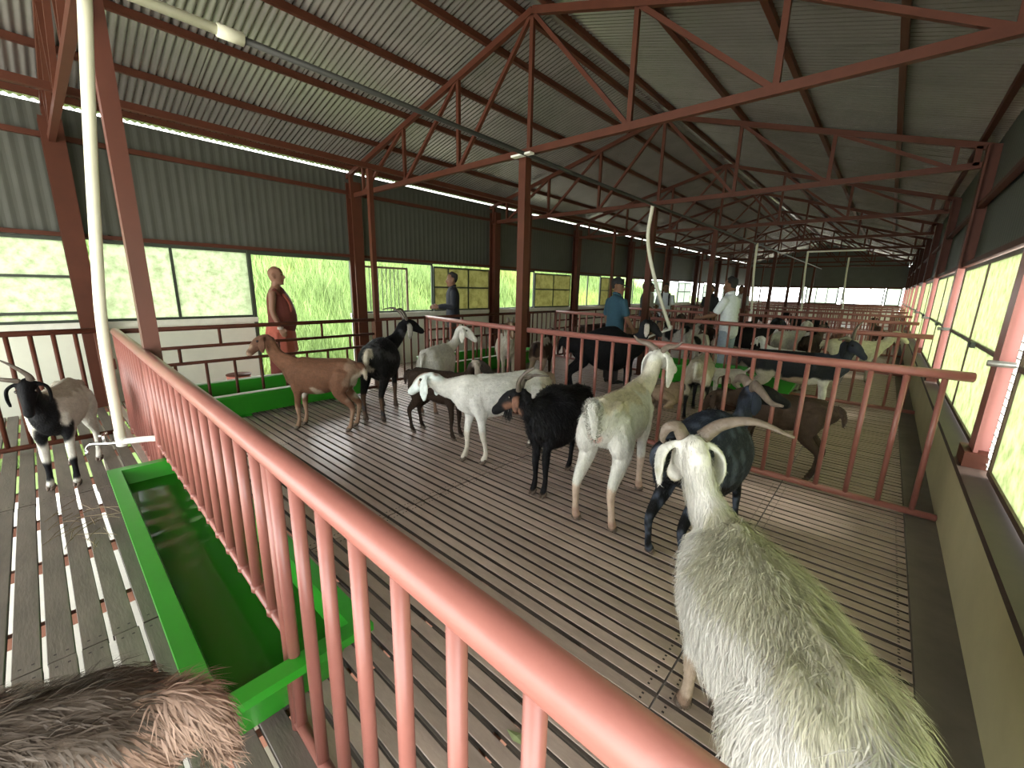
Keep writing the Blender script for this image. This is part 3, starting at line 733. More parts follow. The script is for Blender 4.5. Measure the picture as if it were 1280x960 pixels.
    if beard:
        b = MB()
        for i in range(40):
            a = H(.14+rnd.uniform(-.03, .03), rnd.uniform(-.02, .02), -.05); l = rnd.uniform(.05, .11)
            q = a+np.array((rnd.uniform(-.02, .02), rnd.uniform(-.02, .02), -l)); b.tube([a, q], [.004, .001], m=4, sub=1, cap=0)
        fm = b.mesh('beard', M['fur']); setcol(fm, np.tile(np.array(coat.get('head', coat['base'])), (len(fm.vertices), 1))); inst('beard', fm, t)
    if fur: add_fur(t, me, P, C, names, tt, fur, furlen/s, furw/s, dz, tail in ('up', 'curl'))
    return t

def add_fur(t, me, P, C, names, tt, n, L0, W0, dz, up_tail):
    me.calc_loop_triangles(); T = np.empty(len(me.loop_triangles)*3, int); me.loop_triangles.foreach_get('vertices', T); T = T.reshape(-1, 3)
    a, b, c = P[T[:, 0]], P[T[:, 1]], P[T[:, 2]]; nn = np.cross(b-a, c-a); ar = np.linalg.norm(nn, axis=1); nn = nn/np.maximum(ar, 1e-12)[:, None]
    wgt = ar.copy(); pn = names[T[:, 0]]; wgt[pn == 'head'] *= .12; wgt[np.char.startswith(pn, 'leg') & (P[T[:, 0], 2] < .3)] *= .3; wgt[pn == 'tail'] *= 4; wgt[pn == 'ear'] *= .12
    i = nr.choice(len(T), n, p=wgt/wgt.sum()); r1, r2 = nr.rand(n, 1), nr.rand(n, 1); fl = (r1+r2 > 1); r1 = np.where(fl, 1-r1, r1); r2 = np.where(fl, 1-r2, r2)
    p = a[i]+(b[i]-a[i])*r1+(c[i]-a[i])*r2; N = nn[i]; q = pn[i]; tq = tt[T[i, 0]]
    lay = np.tile(np.array((-.55, 0, -.75)), (n, 1)); lay[np.char.startswith(q, 'leg')] = (-.15, 0, -1); lay[q == 'neck'] = (-.5, 0, -.8); lay[q == 'head'] = (-.6, 0, -.5); lay[q == 'ear'] = (0, 0, -1)
    lay[q == 'tail'] = (-.3, 0, .6) if up_tail else (-.35, 0, -.8)
    lay += nr.normal(0, .16, (n, 3)); sw = vnoise(p, 7, 3)[:, None]; lay += np.hstack([sw*.16, sw*.2, sw*0])
    d = nrm(lay-N*(lay*N).sum(1)[:, None]); L = L0*nr.uniform(.6, 1.3, (n, 1))
    for nm, kf in (('head', .28), ('ear', .3), ('neck', .6), ('tail', 1.3)): L[q == nm] *= kf
    lowleg = np.char.startswith(q, 'leg'); L[lowleg] *= np.clip((p[lowleg, 2:3]-.1)/.45, .18, 1)
    sd = nrm(np.cross(N, d))*W0*nr.uniform(.6, 1.3, (n, 1))
    lift = nr.uniform(.10, .34, (n, 1)); lift[q == 'tail'] += .5 if up_tail else 0
    m1 = p+d*L*.5+N*L*lift*.8; tip = p+d*L+N*L*lift*.7
    base = p-N*.004
    V = np.stack([base-sd, base+sd, m1+sd*.8, m1-sd*.8, tip], 1).reshape(-1, 3)
    k = np.arange(n)*5
    F = [(int(x)+1, int(x), int(x)+3, int(x)+2) for x in k]+[(int(x)+2, int(x)+3, int(x)+4) for x in k]
    fm = bpy.data.meshes.new('coat_hair'); fm.from_pydata(V.tolist(), [], F); fm.materials.append(M['fur']); fm.update()
    fm.normals_split_custom_set_from_vertices(np.repeat(nrm(N+nr.normal(0, .18, (n, 3))), 5, 0).tolist())
    cc = C[T[i, 0]]*nr.uniform(.80, 1.12, (n, 1)); setcol(fm, np.clip(np.repeat(cc, 5, 0), 0, 1)); fm.update()
    tag(inst('coat_hair', fm, t), kind='stuff')

WHT = (.72, .70, .65); WH2 = (.55, .52, .45); BLK = (.005, .005, .006); BLU = (.020, .025, .038); BRN = (.155, .075, .043); DBR = (.024, .014, .009); TAN = (.36, .24, .15); YEL = (.55, .53, .33); GRN = (.36, .37, .22); PNK = (.50, .30, .25); GRY = (.30, .28, .25); CRM = (.58, .52, .40)
# 1 the big white goat in the foreground
goat('large shaggy white goat in the right foreground, seen from behind with brown horns', (-.135, 1.33), 125, 1.09, .97, 1.06, poll=(.47, .08, .98), face=(.78, .02, -.62),
     coat=dict(base=WHT, back=(.52, .50, .38), shank=(.42, .33, .25), ear=(.66, .65, .60), muzzle=CRM, stain=((.40, .38, .22), .42), feet=(.25, .17, .12), patch=[((-.42, .03, .66), .08, (.14, .13, .12))]),
     horns={1: [(-.01, .035, .05), (-.035, .06, .08), (-.03, .095, .075), (.01, .105, .045), (.035, .08, .03)], -1: [(-.01, -.035, .05), (-.05, -.10, .09), (-.09, -.20, .09), (-.11, -.31, .03)]}, hr=.023, voxel=.0105, fur=38000, furlen=.075, furw=.0017, tail='down', ear=(.17, .055), spread=.8)
# 2 blue-black horned goat behind it
goat('blue-black goat with wide pale horns standing in front of the pen fence, tail towards us', (-.745, 2.84), 82, 1.02, 1.12, 1.42, poll=(.48, -.04, .98), face=(.62, -.76, -.16),
     coat=dict(base=BLU, legs=BLK, tail=BLK, muzzle=(.25, .25, .27), head=BLK, rump=BLK, mottle=((.075, .09, .125), .35)), horns='wide', hr=.034, voxel=.012, fur=7000, furlen=.03, tail='down', ear=(.16, .04), feet={'hl': (0, .02), 'hr': (.03, .0), 'fl': (.0, .0), 'fr': (.05, -.03)})
# 3 white goat seen from behind
goat('tall white goat seen from behind with curled tail, looking through the pen fence', (-1.41, 2.90), 98, 1.17, 1.0, .92, poll=(.58, -.05, .97), face=(.86, -.34, -.40),
     coat=dict(base=(.66, .65, .60), back=(.60, .54, .42), neck=(.64, .60, .50), shank=(.50, .38, .30), feet=(.42, .28, .22), patch=[((-.46, 0, .62), .05, PNK)]), horns='flat', hr=.022, voxel=.011, fur=9000, furlen=.034, tail='curl', ear=(.24, .05), feet={'hl': (0, .03), 'hr': (.0, -.02)})
# 4 black goat with tan cheeks
goat('black goat with tan cheeks and swept-back horns, facing left in the middle of the pen', (-1.97, 2.86), -86, 1.03, .92, 1.25, poll=(.44, -.07, .86), face=(.30, -.82, -.46),
     coat=dict(base=BLK, cheek=(.17, .085, .055), eartip=(.16, .08, .055), mottle=((.014, .014, .017), .5)), horns={1: [(-.01, .03, .05), (-.05, .05, .11), (-.13, .07, .15), (-.22, .10, .16)], -1: [(-.01, -.03, .05), (-.06, -.05, .10), (-.14, -.06, .10), (-.24, -.06, .05)]}, hornmat='horn_d', hr=.026, voxel=.011, fur=10000, furlen=.055, tail='down', ear=(.13, .035), beard=True, spread=.62)
# 5 white goat walking left
goat('white goat walking left with lowered head and brown-streaked face, beside the black goat', (-2.74, 2.97), -108, 1.06, 1.12, .98, poll=(.66, -.08, .82), face=(.58, -.68, -.46),
     coat=dict(base=(.68, .67, .63), head=(.62, .68, .66), ear=(.60, .66, .64), blaze=(.22, .15, .11), rump=(.60, .55, .46), shank=(.60, .55, .48), tail=(.32, .24, .18), patch=[((.60, -.08, .92), .06, (.26, .18, .12)), ((.30, -.13, .70), .07, (.48, .38, .28)), ((.72, -.1, .78), .05, (.30, .22, .16))]), horns=None, voxel=.011, fur=7000, furlen=.022, tail='down', ear=(.20, .045), feet={'fr': (.03, 0), 'fl': (-.10, 0)})
# 6 dark brown goat behind it
goat('dark brown goat standing behind the walking white goat, head turned to the right', (-3.70, 2.93), 14, .93, .95, 1., poll=(.46, .12, .93), face=(.72, .60, -.40),
     coat=dict(base=DBR, ear=(.30, .26, .22), head=(.05, .04, .035), patch=[((.46, .10, 1.0), .05, (.36, .32, .26))]), horns=None, voxel=.013, fur=3000, furlen=.02, tail='down')
# 7 brown goat at left
goat('reddish brown goat in profile by the white-rimmed trough, pale hindquarters', (-4.86, 2.12), -141, 1.03, .95, 1.03, poll=(.58, .02, 1.03), face=(.80, .22, -.56),
     coat=dict(base=BRN, neck=(.17, .08, .045), head=(.11, .055, .034), rump=(.25, .16, .11), belly=(.42, .34, .26), shank=(.30, .19, .13), muzzle=(.34, .24, .17), ear=(.13, .065, .04), patch=[((-.46, -.06, .54), .18, (.52, .45, .36)), ((.24, 0, .42), .10, (.50, .45, .38))]), horns=None, voxel=.0115, fur=5000, furlen=.025, tail='down', ear=(.16, .04))
# 8 black goat with pale tail
goat('black goat with a pale streaked tail, seen from behind next to the brown goat', (-4.92, 2.95), 132, 1.18, .88, 1.2, poll=(.52, -.16, .98), face=(.60, -.72, -.30),
     coat=dict(base=BLK, legs=(.012, .010, .009), shank=(.12, .075, .05), feet=(.12, .09, .07), tail=(.55, .50, .40), rump=(.010, .010, .010), mottle=((.05, .05, .055), .45), eartip=(.3, .28, .25), patch=[((-.44, .10, .62), .07, (.42, .36, .27)), ((-.45, -.09, .45), .07, (.34, .26, .18))]), horns='sweep', hornmat='horn_d', hr=.02, voxel=.012, fur=4500, furlen=.04, tail='down')
# 9 pale grey goat
goat('pale grey-white goat behind the black goat with the pale tail, head over its back', (-4.60, 3.66), 118, 1.08, .92, 1.05, poll=(.46, -.14, 1.00), face=(.30, -.82, -.50),
     coat=dict(base=(.50, .49, .44), head=(.60, .60, .55), belly=(.30, .27, .22), shank=(.22, .14, .10), ear=(.64, .62, .56), patch=[((.45, -.05, 1.08), .05, (.20, .14, .10))]), horns=None, voxel=.013, fur=2500, furlen=.025, tail='down')
# 10 black and white goat at far left
goat('goat with black head and white body standing at the far left by the barred gate', (-5.16, .02), -16, .98, .95, .95, poll=(.42, -.03, .92), face=(.70, .10, -.70),
     coat=dict(base=(.56, .54, .48), front=BLK, head=BLK, ear=BLK, forelegs=(.58, .56, .50), back=(.38, .34, .28), patch=[((.27, .08, .16), .09, BLK), ((.27, -.08, .16), .09, BLK), ((.28, 0, .50), .13, BLK)]), horns={1: [(-.01, .03, .05), (-.03, .02, .10), (-.07, -.04, .17), (-.10, -.10, .22)], -1: [(-.01, -.03, .05), (-.02, -.10, .07), (-.05, -.19, .07), (-.08, -.27, .06)]}, hornmat='horn_d', hr=.02, voxel=.0115, fur=3500, furlen=.02, tail='down', ear=(.17, .035))
# 11 shaggy brown goat, bottom left
goat('shaggy brown and white goat cut off by the bottom left corner of the picture', (-1.245, -.30), -118, 1.03, .85, 1.05, poll=(.62, 0, .78), face=(.8, 0, -.6),
     coat=dict(base=(.30, .20, .15), back=(.085, .065, .05), belly=(.44, .34, .26), legs=(.33, .25, .20), stain=((.50, .36, .28), .35), patch=[((-.20, .16, .62), .15, (.74, .72, .66)), ((.06, .15, .58), .12, (.36, .22, .15)), ((.34, .10, .66), .20, (.40, .37, .33)), ((-.02, .10, .74), .09, (.42, .27, .19))]), horns=None, voxel=.0105, fur=16000, furlen=.06, tail='down', ear=(.16, .04))
# ---- second pen
goat('dark brown goat right behind the pen fence, at the horned goat\'s head', (-.62, 4.66), 176, .92, 1.0, .95, poll=(.62, 0, .70), face=(.7, 0, -.7), coat=dict(base=(.060, .040, .028), shank=(.045, .03, .022), mottle=((.09, .06, .045), .4)), voxel=.013, fur=3500, furlen=.02, tail='down')
goat('big black goat with long spreading dark horns and white forelegs, in the second pen', (-.86, 7.15), 14, 1.08, 1.28, 1.05, poll=(.50, -.06, .98), face=(.70, -.55, -.50), coat=dict(base=(.016, .017, .021), front=(.035, .04, .055), head=(.03, .033, .045), forelegs=(.66, .64, .58), belly=(.36, .27, .20), rump=(.03, .028, .026), hindlegs=(.4, .36, .3)), horns={1: [(-.01, .035, .05), (-.06, .08, .11), (-.11, .14, .18), (-.13, .22, .25)], -1: [(-.01, -.035, .05), (-.02, -.13, .085), (0, -.27, .085), (.05, -.42, .12)]}, hornmat='horn_d', hr=.028, voxel=.013, fur=2500, furlen=.02, tail='down')
goat('huge black goat standing broadside behind the pen fence below the man in the cap', (-3.40, 6.22), 46, 1.2, 1.25, 1.5, poll=(.52, -.04, .98), face=(.8, -.3, -.5), coat=dict(base=(.008, .008, .010), neck=(.02, .022, .028), head=(.018, .018, .02), eartip=(.55, .5, .45)), horns=None, voxel=.014, fur=2500, furlen=.03, tail='down')
goat('dirty white goat with black lower legs and black head, drinking at the trough', (-1.80, 6.02), 100, 1.02, 1.0, 1., poll=(.56, 0, .80), face=(.75, 0, -.65), coat=dict(base=(.40, .36, .29), legs=BLK, head=BLK, neck=(.05, .05, .06), rump=(.38, .33, .25), tail=(.60, .57, .50), patch=[((-.42, -.10, .55), .10, (.52, .48, .40))]), horns='up', hornmat='horn', hr=.018, voxel=.014, fur=2000, furlen=.025, tail='down')
goat('tan and white young goat lying behind the fence bars left of the black-legged goat', (-2.28, 6.22), 70, .80, .9, 1.1, poll=(.50, 0, 1.0), face=(.8, .2, -.5), coat=dict(base=(.40, .29, .21), neck=(.50, .42, .34), head=(.12, .08, .05), belly=(.62, .58, .52), ear=(.5, .45, .38)), voxel=.014, lying=True)
goat('dark brown young goat lying right of the black-legged goat', (-1.52, 6.55), 120, .74, .85, 1.1, poll=(.46, 0, .98), face=(.8, -.3, -.5), coat=dict(base=(.055, .03, .02), ear=(.3, .2, .15)), voxel=.014, lying=True)
goat('small white and brown kid in front of the green trough', (-1.76, 7.22), -150, .62, .9, 1., poll=(.52, 0, .98), face=(.85, -.2, -.5), coat=dict(base=(.60, .57, .50), head=(.62, .58, .52), blaze=(.3, .18, .12), neck=(.52, .42, .34)), voxel=.014)
goat('cream goat with a brown face staring at us from behind the first mid-barn post', (-5.02, 5.55), -42, 1.08, 1., .9, poll=(.44, 0, 1.02), face=(.75, .1, -.62), coat=dict(base=(.46, .42, .35), neck=(.52, .50, .43), head=(.17, .10, .06), ear=(.16, .09, .055), blaze=(.4, .3, .22)), horns='stub', hornmat='horn_d', voxel=.014)
goat('white-backed goat with dark brown sides, rump toward us right of the first mid-barn post', (-4.52, 5.95), 112, .98, 1., 1., poll=(.56, 0, .95), face=(.85, -.2, -.5), coat=dict(base=(.05, .028, .018), back=(.55, .52, .46), rump=(.08, .05, .035), hindlegs=(.36, .27, .21), tail=(.03, .02, .02), head=(.3, .25, .2)), voxel=.014, tail='down')
# ---- farther pens
FG = [
 ('black goat in the third pen directly right of the man in the white shirt', (-2.35, 10.6), 30, 1.12, dict(base=(.012, .011, .012), head=(.03, .034, .045), rump=(.2, .14, .1)), None),
 ('pale grey goat with a dark-marked head, in the third pen beside the black one', (-1.6, 11.4), 66, 1.05, dict(base=(.44, .42, .38), head=(.50, .48, .44), blaze=(.08, .07, .06), ear=(.6, .58, .52)), None),
 ('brown-black goat in the middle of the third pen', (-1.13, 11.28), 80, 1.0, dict(base=(.035, .024, .018), neck=(.08, .05, .035), head=(.16, .11, .08), legs=(.06, .04, .03)), None),
 ('reddish brown goat with white flecks left of the white goat in the third pen', (-.72, 11.66), -82, 1.0, dict(base=(.26, .13, .085), head=(.24, .12, .08), belly=(.5, .45, .4), legs=(.28, .16, .12)), None),
 ('yellowish white goat facing right near the right wall, in the third pen', (-.38, 10.78), 6, 1.0, dict(base=(.52, .49, .36), back=(.56, .52, .38), head=(.58, .54, .42), legs=(.5, .46, .38)), None),
 ('white goat whose back shows above the big black goat', (-1.25, 9.0), 160, .86, dict(base=(.66, .65, .60), legs=(.5, .46, .4)), None),
 ('reddish brown goat beyond the bowed downpipe', (-4.2, 12.9), 70, 1.08, dict(base=(.20, .10, .065), head=(.16, .08, .05), legs=(.2, .11, .08)), None),
 ('dark brown goat left of the man in the white shirt', (-3.5, 11.0), 150, 1.08, dict(base=(.04, .026, .018), legs=(.06, .04, .03)), None),
 ('brown goat right of the man in the cap, white ear tip', (-4.35, 9.3), 20, 1.02, dict(base=(.17, .10, .06), head=(.02, .018, .02), neck=(.22, .15, .10), eartip=(.6, .55, .48)), 'sweep'),
 ('dark brown goat behind the fence gate near the man in the cap', (-5.5, 9.6), 60, 1.0, dict(base=(.035, .022, .016)), None),
 ('white and black goat below the bowed downpipe', (-3.6, 9.95), -20, 1.0, dict(base=(.48, .46, .42), head=(.05, .045, .04), front=(.5, .48, .44), patch=[((-.1, 0, .7), .18, BLK)]), None),
 ('white goat with black face patches at the trough behind the fence', (-2.95, 9.32), -95, .98, dict(base=(.52, .50, .46), head=(.5, .48, .44), patch=[((.60, 0, 1.0), .10, BLK), ((.2, .1, .7), .12, BLK)]), None),
 ('black goat far down the barn in the fifth pen', (-1.95, 17.2), 175, 1.05, dict(base=(.012, .012, .013)), None),
 ('brown goat far down the barn near the right wall', (-.15, 16.6), 100, 1.0, dict(base=(.10, .06, .045)), None),
 ('dark goat in the fourth pen left of the second mid-barn post', (-3.3, 14.6), 60, 1.0, dict(base=(.03, .02, .017)), None),
]
for (lb_, p_, h_, s_, c_, hn) in FG:
    goat(lb_, p_, h_, s_, 1.0, 1., poll=(.57, 0, 1.0), face=(.85, 0, -.52), coat=c_, horns=hn, voxel=.017, tail='down')

# ------------------------------------------------------------------ people
def person(label, pos, heading, s, skin, top, bottom, arms, headturn=0, tilt=0, hair=(.012, .01, .009), cap=None, bald=False, robe=None, sleeve='short', voxel=.0095, lean=0., shoes=(.02, .018, .016), extra=None, collar=True):
    # local frame: facing +x, y to the left; 1.72 tall before scaling
    b = MB(); t = thing('person', label, 'person', (pos[0], pos[1], pos[2] if len(pos) > 2 else 0), math.radians(heading)); t.scale = (s, s, s)
    ln = lambda z: lean*max(0, z-.9)
    b.tube([(0, 0, .84), (0, 0, .95), (ln(1.1), 0, 1.08), (ln(1.2), 0, 1.2), (ln(1.32), 0, 1.32), (ln(1.42), 0, 1.41), (ln(1.47), 0, 1.46)], [(.12, .09), (.155, .105), (.135, .095), (.15, .105), (.165, .105), (.12, .08), (.06, .06)], up=(1, 0, 0), m=16)
    hx = ln(1.5)
    b.tube([(hx-.01, 0, 1.42), (hx+.005, 0, 1.50), (hx+.02, 0, 1.56)], [.058, .052, .055], up=(1, 0, 0), m=12)
    a = math.radians(headturn); c, sn = math.cos(a), math.sin(a)
    def Hd(x, y, z): z = z+(-x*tilt); return (hx+.015+x*c-y*sn, x*sn+y*c, 1.60+z)
    U = (c, sn, 0)
    b.tube([Hd(.025, 0, -.105), Hd(.022, 0, -.07), Hd(.005, 0, -.02), Hd(-.005, 0, .04), Hd(-.012, 0, .09), Hd(-.015, 0, .115)], [(.034, .045), (.056, .068), (.070, .088), (.075, .096), (.060, .080), (.03, .045)], up=U, m=16)
    b.tube([Hd(.085, 0, .022), Hd(.108, 0, -.012), Hd(.094, 0, -.026)], [.010, .015, .013], up=U, m=8)          # nose
    b.tube([Hd(.070, 0, -.098), Hd(.084, 0, -.088)], [.024, .018], up=U, m=8)                                      # chin
    for z in (-.050, -.062): b.tube([Hd(.072, -.022, z), Hd(.088, 0, z), Hd(.072, .022, z)], [.008, .0105, .008], m=6)
    for e in (-1, 1):
        b.tube([Hd(.066, .045*e, .036), Hd(.082, .025*e, .040)], [.011, .010], up=U, m=6)                          # brow
        b.tube([Hd(-.005, .073*e, .035), Hd(-.018, .084*e, .012), Hd(-.006, .075*e, -.028)], [(.010, .02), (.011, .026), (.008, .014)], up=(1, 0, 0), m=8)
        b.tube([(0, .085*e, .88), (.012, .095*e, .68), (.01, .10*e, .48), (-.012, .10*e, .30), (-.015, .10*e, .10)], [.085, .074, .053, .052, .036], up=(1, 0, 0), m=12)
        b.tube([(-.04, .10*e, .045), (.06, .105*e, .045), (.17, .11*e, .03)], [(.034, .04), (.04, .036), (.034, .022)], m=10)
    handpts = []
    for e, (sh, el, wr, hd) in zip((1, -1), arms):
        sh, el, wr, hd = [np.array(q, float) for q in (sh, el, wr, hd)]
        b.tube([sh, sh*.5+el*.5, el, el*.5+wr*.5, wr], [.052, .045, .038, .036, .026], m=12)
        f = nrm(hd-wr); sd = nrm(np.cross(f, np.array((0., 1, .15)) if abs(f[1]) < .8 else np.array((1., 0, .2)))); nn = np.cross(f, sd)
        b.tube([wr-f*.01, wr+f*.04, wr+f*.085], [(.026, .019), (.038, .017), (.040, .015)], up=tuple(nn), m=10)
        for i in range(4):
            o_ = (i-1.5)*.0215; l = (.058, .07, .066, .05)[i]; bs = wr+f*.08+sd*o_
            b.tube([bs, bs+f*l*.5+nn*.004*e, bs+f*l+nn*.018*e], [.0092, .0088, .0072], m=6, sub=3)
        b.tube([wr+f*.02+sd*.026, wr+f*.055+sd*.052, wr+f*.085+sd*.056+nn*.01], [.0115, .0105, .008], m=6, sub=3)
    me = remesh(b, voxel, 2, 'body'); P = verts(me)
    C = np.tile(np.array(skin), (len(P), 1))
    low = P[:, 2] < .075; C[low] = shoes
    lips = (np.abs(P[:, 2]-1.544) < .010) & (P[:, 0]*c+P[:, 1]*sn > .085+hx*c); C[lips] = np.array(skin)*np.array((1, .62, .6))
    setcol(me, C); me.materials.clear(); me.materials.append(M['coat_skin']); me.polygons.foreach_set('use_smooth', [True]*len(me.polygons)); inst('body', me, t)
    for e in (-1, 1): MB().ball(Hd(.077, .031*e, .020), (.010, .012, .008), 8, 6).build('eye', M['eye'], t, True)
    def cloth(name, mb, mat_, vx=.013, sm=3):
        m2 = remesh(mb, vx, sm, name); m2.materials.clear(); m2.materials.append(mat_); m2.polygons.foreach_set('use_smooth', [True]*len(m2.polygons)); return inst(name, m2, t)
    if bottom:
        q = MB()
        q.tube([(0, 0, .80), (0, 0, .93), (0, 0, 1.0)], [(.14, .11), (.168, .122), (.155, .115)], up=(1, 0, 0), m=16)
        for e in (-1, 1): q.tube([(0, .085*e, .87), (.012, .095*e, .68), (.008, .10*e, .46), (-.01, .10*e, .25), (-.01, .10*e, .085)], [.098, .09, .075, .07, .066], up=(1, 0, 0), m=14)
        cloth('trousers', q, bottom)
    if top:
        q = MB(); hz = .80
        q.tube([(0, 0, hz), (0, 0, .92), (ln(1.08), 0, 1.06), (ln(1.2), 0, 1.2), (ln(1.32), 0, 1.33), (ln(1.42), 0, 1.425), (ln(1.47), 0, 1.465)], [(.175, .135), (.182, .135), (.165, .125), (.175, .128), (.188, .126), (.135, .095), (.07, .068)], up=(1, 0, 0), m=18)
        for e, (sh, el, wr, hd) in zip((1, -1), arms):
            sh, el, wr = [np.array(v, float) for v in (sh, el, wr)]
            if sleeve == 'short': q.tube([sh*1.0, sh*.5+el*.5, sh*.12+el*.88], [.068, .066, .064], m=12)
            else: q.tube([sh, sh*.5+el*.5, el, el*.5+wr*.5, wr*.96+el*.04], [.068, .06, .054, .05, .043], m=12)
        o = cloth('shirt' if sleeve == 'short' else 'jacket', q, top)
        if collar:
            MB().tube([(hx-.06, 0, 1.50), (hx-.03, .06, 1.49), (hx+.04, .05, 1.465), (hx+.07, 0, 1.44), (hx+.04, -.05, 1.465), (hx-.03, -.06, 1.49), (hx-.06, 0, 1.50)], [(.012, .022)]*7, m=8).build('collar', top, t, True)
    if not bald:
        q = MB(); q.tube([Hd(-.035, 0, -.03), Hd(-.032, 0, .03), Hd(-.022, 0, .085), Hd(-.012, 0, .122)], [(.062, .062), (.080, .086), (.074, .090), (.04, .05)], up=U, m=16)
        q.tube([Hd(.03, 0, .098), Hd(-.02, 0, .118)], [(.052, .045), (.06, .05)], up=U, m=10)
        cloth('hair', q, simple(hair), .010, 2)
    if cap:
        q = MB(); q.tube([Hd(-.008, 0, .045), Hd(-.012, 0, .09), Hd(-.014, 0, .135)], [(.084, .106), (.078, .098), (.035, .05)], up=U, m=18)
        o = cloth('cap', q, cap, .008, 2)
        MB().tube([Hd(.055, 0, .055), Hd(.115, 0, .050), Hd(.170, 0, .036)], [(.074, .008), (.070, .008), (.046, .006)], up=(0, 0, 1), m=14).build('cap_brim', cap, t, True)
    if robe: robe(t, cloth, arms)
    if extra: extra(t, cloth)
    return t
_sm = {}
def simple(c, rough=.85):
    if c not in _sm: _sm[c] = mat('cloth_%d' % len(_sm), c, rough, noise=.12, nscale=30, bump=.25, bscale=14)
    return _sm[c]
M['coat_skin'] = mat('skin', (1, 1, 1), .55, attr='Col', spec=.35)
SK = (.20, .10, .062); SK2 = (.17, .085, .05)
def armset(l, r): return [l, r]
HANG = lambda e: ((0, .185*e, 1.385), (-.02, .235*e, 1.12), (.05, .235*e, .88), (.09, .225*e, .79))

# the monk in the aisle
def robe(t, cloth, arms):
    mar = simple((.115, .022, .014)); ros = simple((.36, .085, .055))
    q = MB(); q.tube([(0, 0, .16), (0, 0, .45), (.0, 0, .75), (.0, 0, .95)], [(.20, .17), (.20, .165), (.19, .16), (.18, .15)], up=(1, 0, 0), m=18); cloth('lower_robe', q, mar)
    q = MB(); q.tube([(.005, 0, .55), (0, 0, .74), (.015, 0, .92)], [(.235, .20), (.225, .195), (.20, .18)], up=(1, 0, 0), m=20)
    for i in range(9):
        a = -2.2+i*.55; q.tube([(.19*math.cos(a), .22*math.sin(a), .58), (.185*math.cos(a), .215*math.sin(a), .84)], [.026, .016], m=6)
    cloth('rose_overcloth', q, ros)
    q = MB(); q.tube([(.02, 0, .86), (.05, 0, 1.02), (.035, 0, 1.18), (.01, .02, 1.32), (0, .02, 1.43)], [(.195, .17), (.20, .185), (.195, .17), (.185, .14), (.10, .09)], up=(1, 0, 0), m=20)
    q.tube([(0, .19, 1.40), (.0, .245, 1.2), (.04, .25, .98), (.06, .23, .84)], [.075, .085, .085, .06], m=12)
    cloth('maroon_shawl', q, mar)
    q = MB(); q.tube([(.10, -.10, 1.36), (.155, -.075, 1.24), (.165, -.09, 1.12), (.13, -.13, 1.02)], [(.04, .02), (.055, .028), (.055, .028), (.03, .02)], up=(1, 0, 0), m=10); cloth('rose_undershirt', q, ros)
    MB().tube([(.0, -.18, 1.42), (.08, -.1, 1.30), (.16, .03, 1.1)], [.03, .034, .03], m=8).build('shawl_fold', mar, t, True)
    MB().tube([(.045, -.262, .925), (.046, -.262, .895)], .038, m=14, sub=1, cap=.1).build('wristband', simple((.4, .36, .32)), t, True)
person('bald monk in maroon robes with a bare arm, standing in the doorway light at left', (-7.18, 2.55), 62, 1.125, SK, None, None,
       armset(HANG(1), ((-.02, -.195, 1.385), (-.03, -.25, 1.13), (.045, -.262, .92), (.08, -.262, .83))), bald=True, robe=robe, headturn=-6, voxel=.010)
# man in the dark jacket
person('man in a dark navy jacket facing left in the aisle, forearms raised', (-7.25, 6.20), -122, 1.15, SK2, simple((.007, .009, .016)), simple((.022, .014, .010)),
       armset(((0, .185, 1.385), (.03, .23, 1.12), (.29, .17, 1.10), (.37, .15, 1.10)), ((0, -.185, 1.385), (.02, -.24, 1.12), (.30, -.17, 1.08), (.38, -.14, 1.08))), sleeve='long', tilt=.15)
# man in the cap
person('man in a dark cap and blue polo shirt, seen from behind beyond the first fence', (-3.66, 6.95), 62, 1.10, SK2, simple((.018, .062, .095)), simple((.03, .028, .03)),
       armset(HANG(1), ((0, -.185, 1.385), (.05, -.245, 1.13), (.17, -.27, .93), (.23, -.27, .86))), cap=simple((.012, .012, .014)), headturn=-48, tilt=.25)
# man in the white shirt
person('man in a loose white short-sleeved shirt with one forearm on the fence', (-2.22, 8.78), 168, 1.14, SK2, simple((.62, .66, .68)), simple((.30, .36, .44)),
       armset(((.02, .19, 1.385), (.12, .26, 1.14), (.36, .26, 1.06), (.43, .26, 1.05)), ((.02, -.19, 1.385), (.05, -.24, 1.13), (.16, -.22, .92), (.2, -.2, .86))), tilt=.2, lean=.08)
# people farther off
def pack(t, cloth):
    for e in (-1, 1): MB().tube([(-.12, .11*e, 1.38), (.0, .11*e, 1.46), (.125, .10*e, 1.36), (.13, .11*e, 1.12)], [(.028, .012)]*4, m=8).build('strap', simple((.02, .02, .022)), t, True)
    MB().tube([(-.19, 0, .98), (-.21, 0, 1.2), (-.17, 0, 1.4)], [(.13, .06), (.14, .08), (.1, .05)], m=12, up=(1, 0, 0)).build('rucksack', simple((.02, .02, .022)), t, True)
person('man in a black shirt and khaki trousers far down the left aisle', (-5.78, 12.85), 35, 1.12, SK2, simple((.014, .014, .018)), simple((.20, .14, .09)), armset(HANG(1), ((0, -.185, 1.385), (.03, -.23, 1.12), (.22, -.17, 1.0), (.3, -.14, .98))))
person('man in a white shirt with dark rucksack straps far down the aisle, facing us', (-5.55, 13.9), -70, 1.12, SK2, simple((.60, .66, .70)), simple((.05, .05, .06)), armset(HANG(1), HANG(-1)), extra=pack)
person('person in a pale shirt half hidden by the second mid-barn post', (-6.02, 13.75), 20, 1.12, SK2, simple((.5, .5, .48)), simple((.05, .04, .04)), armset(HANG(1), HANG(-1)))
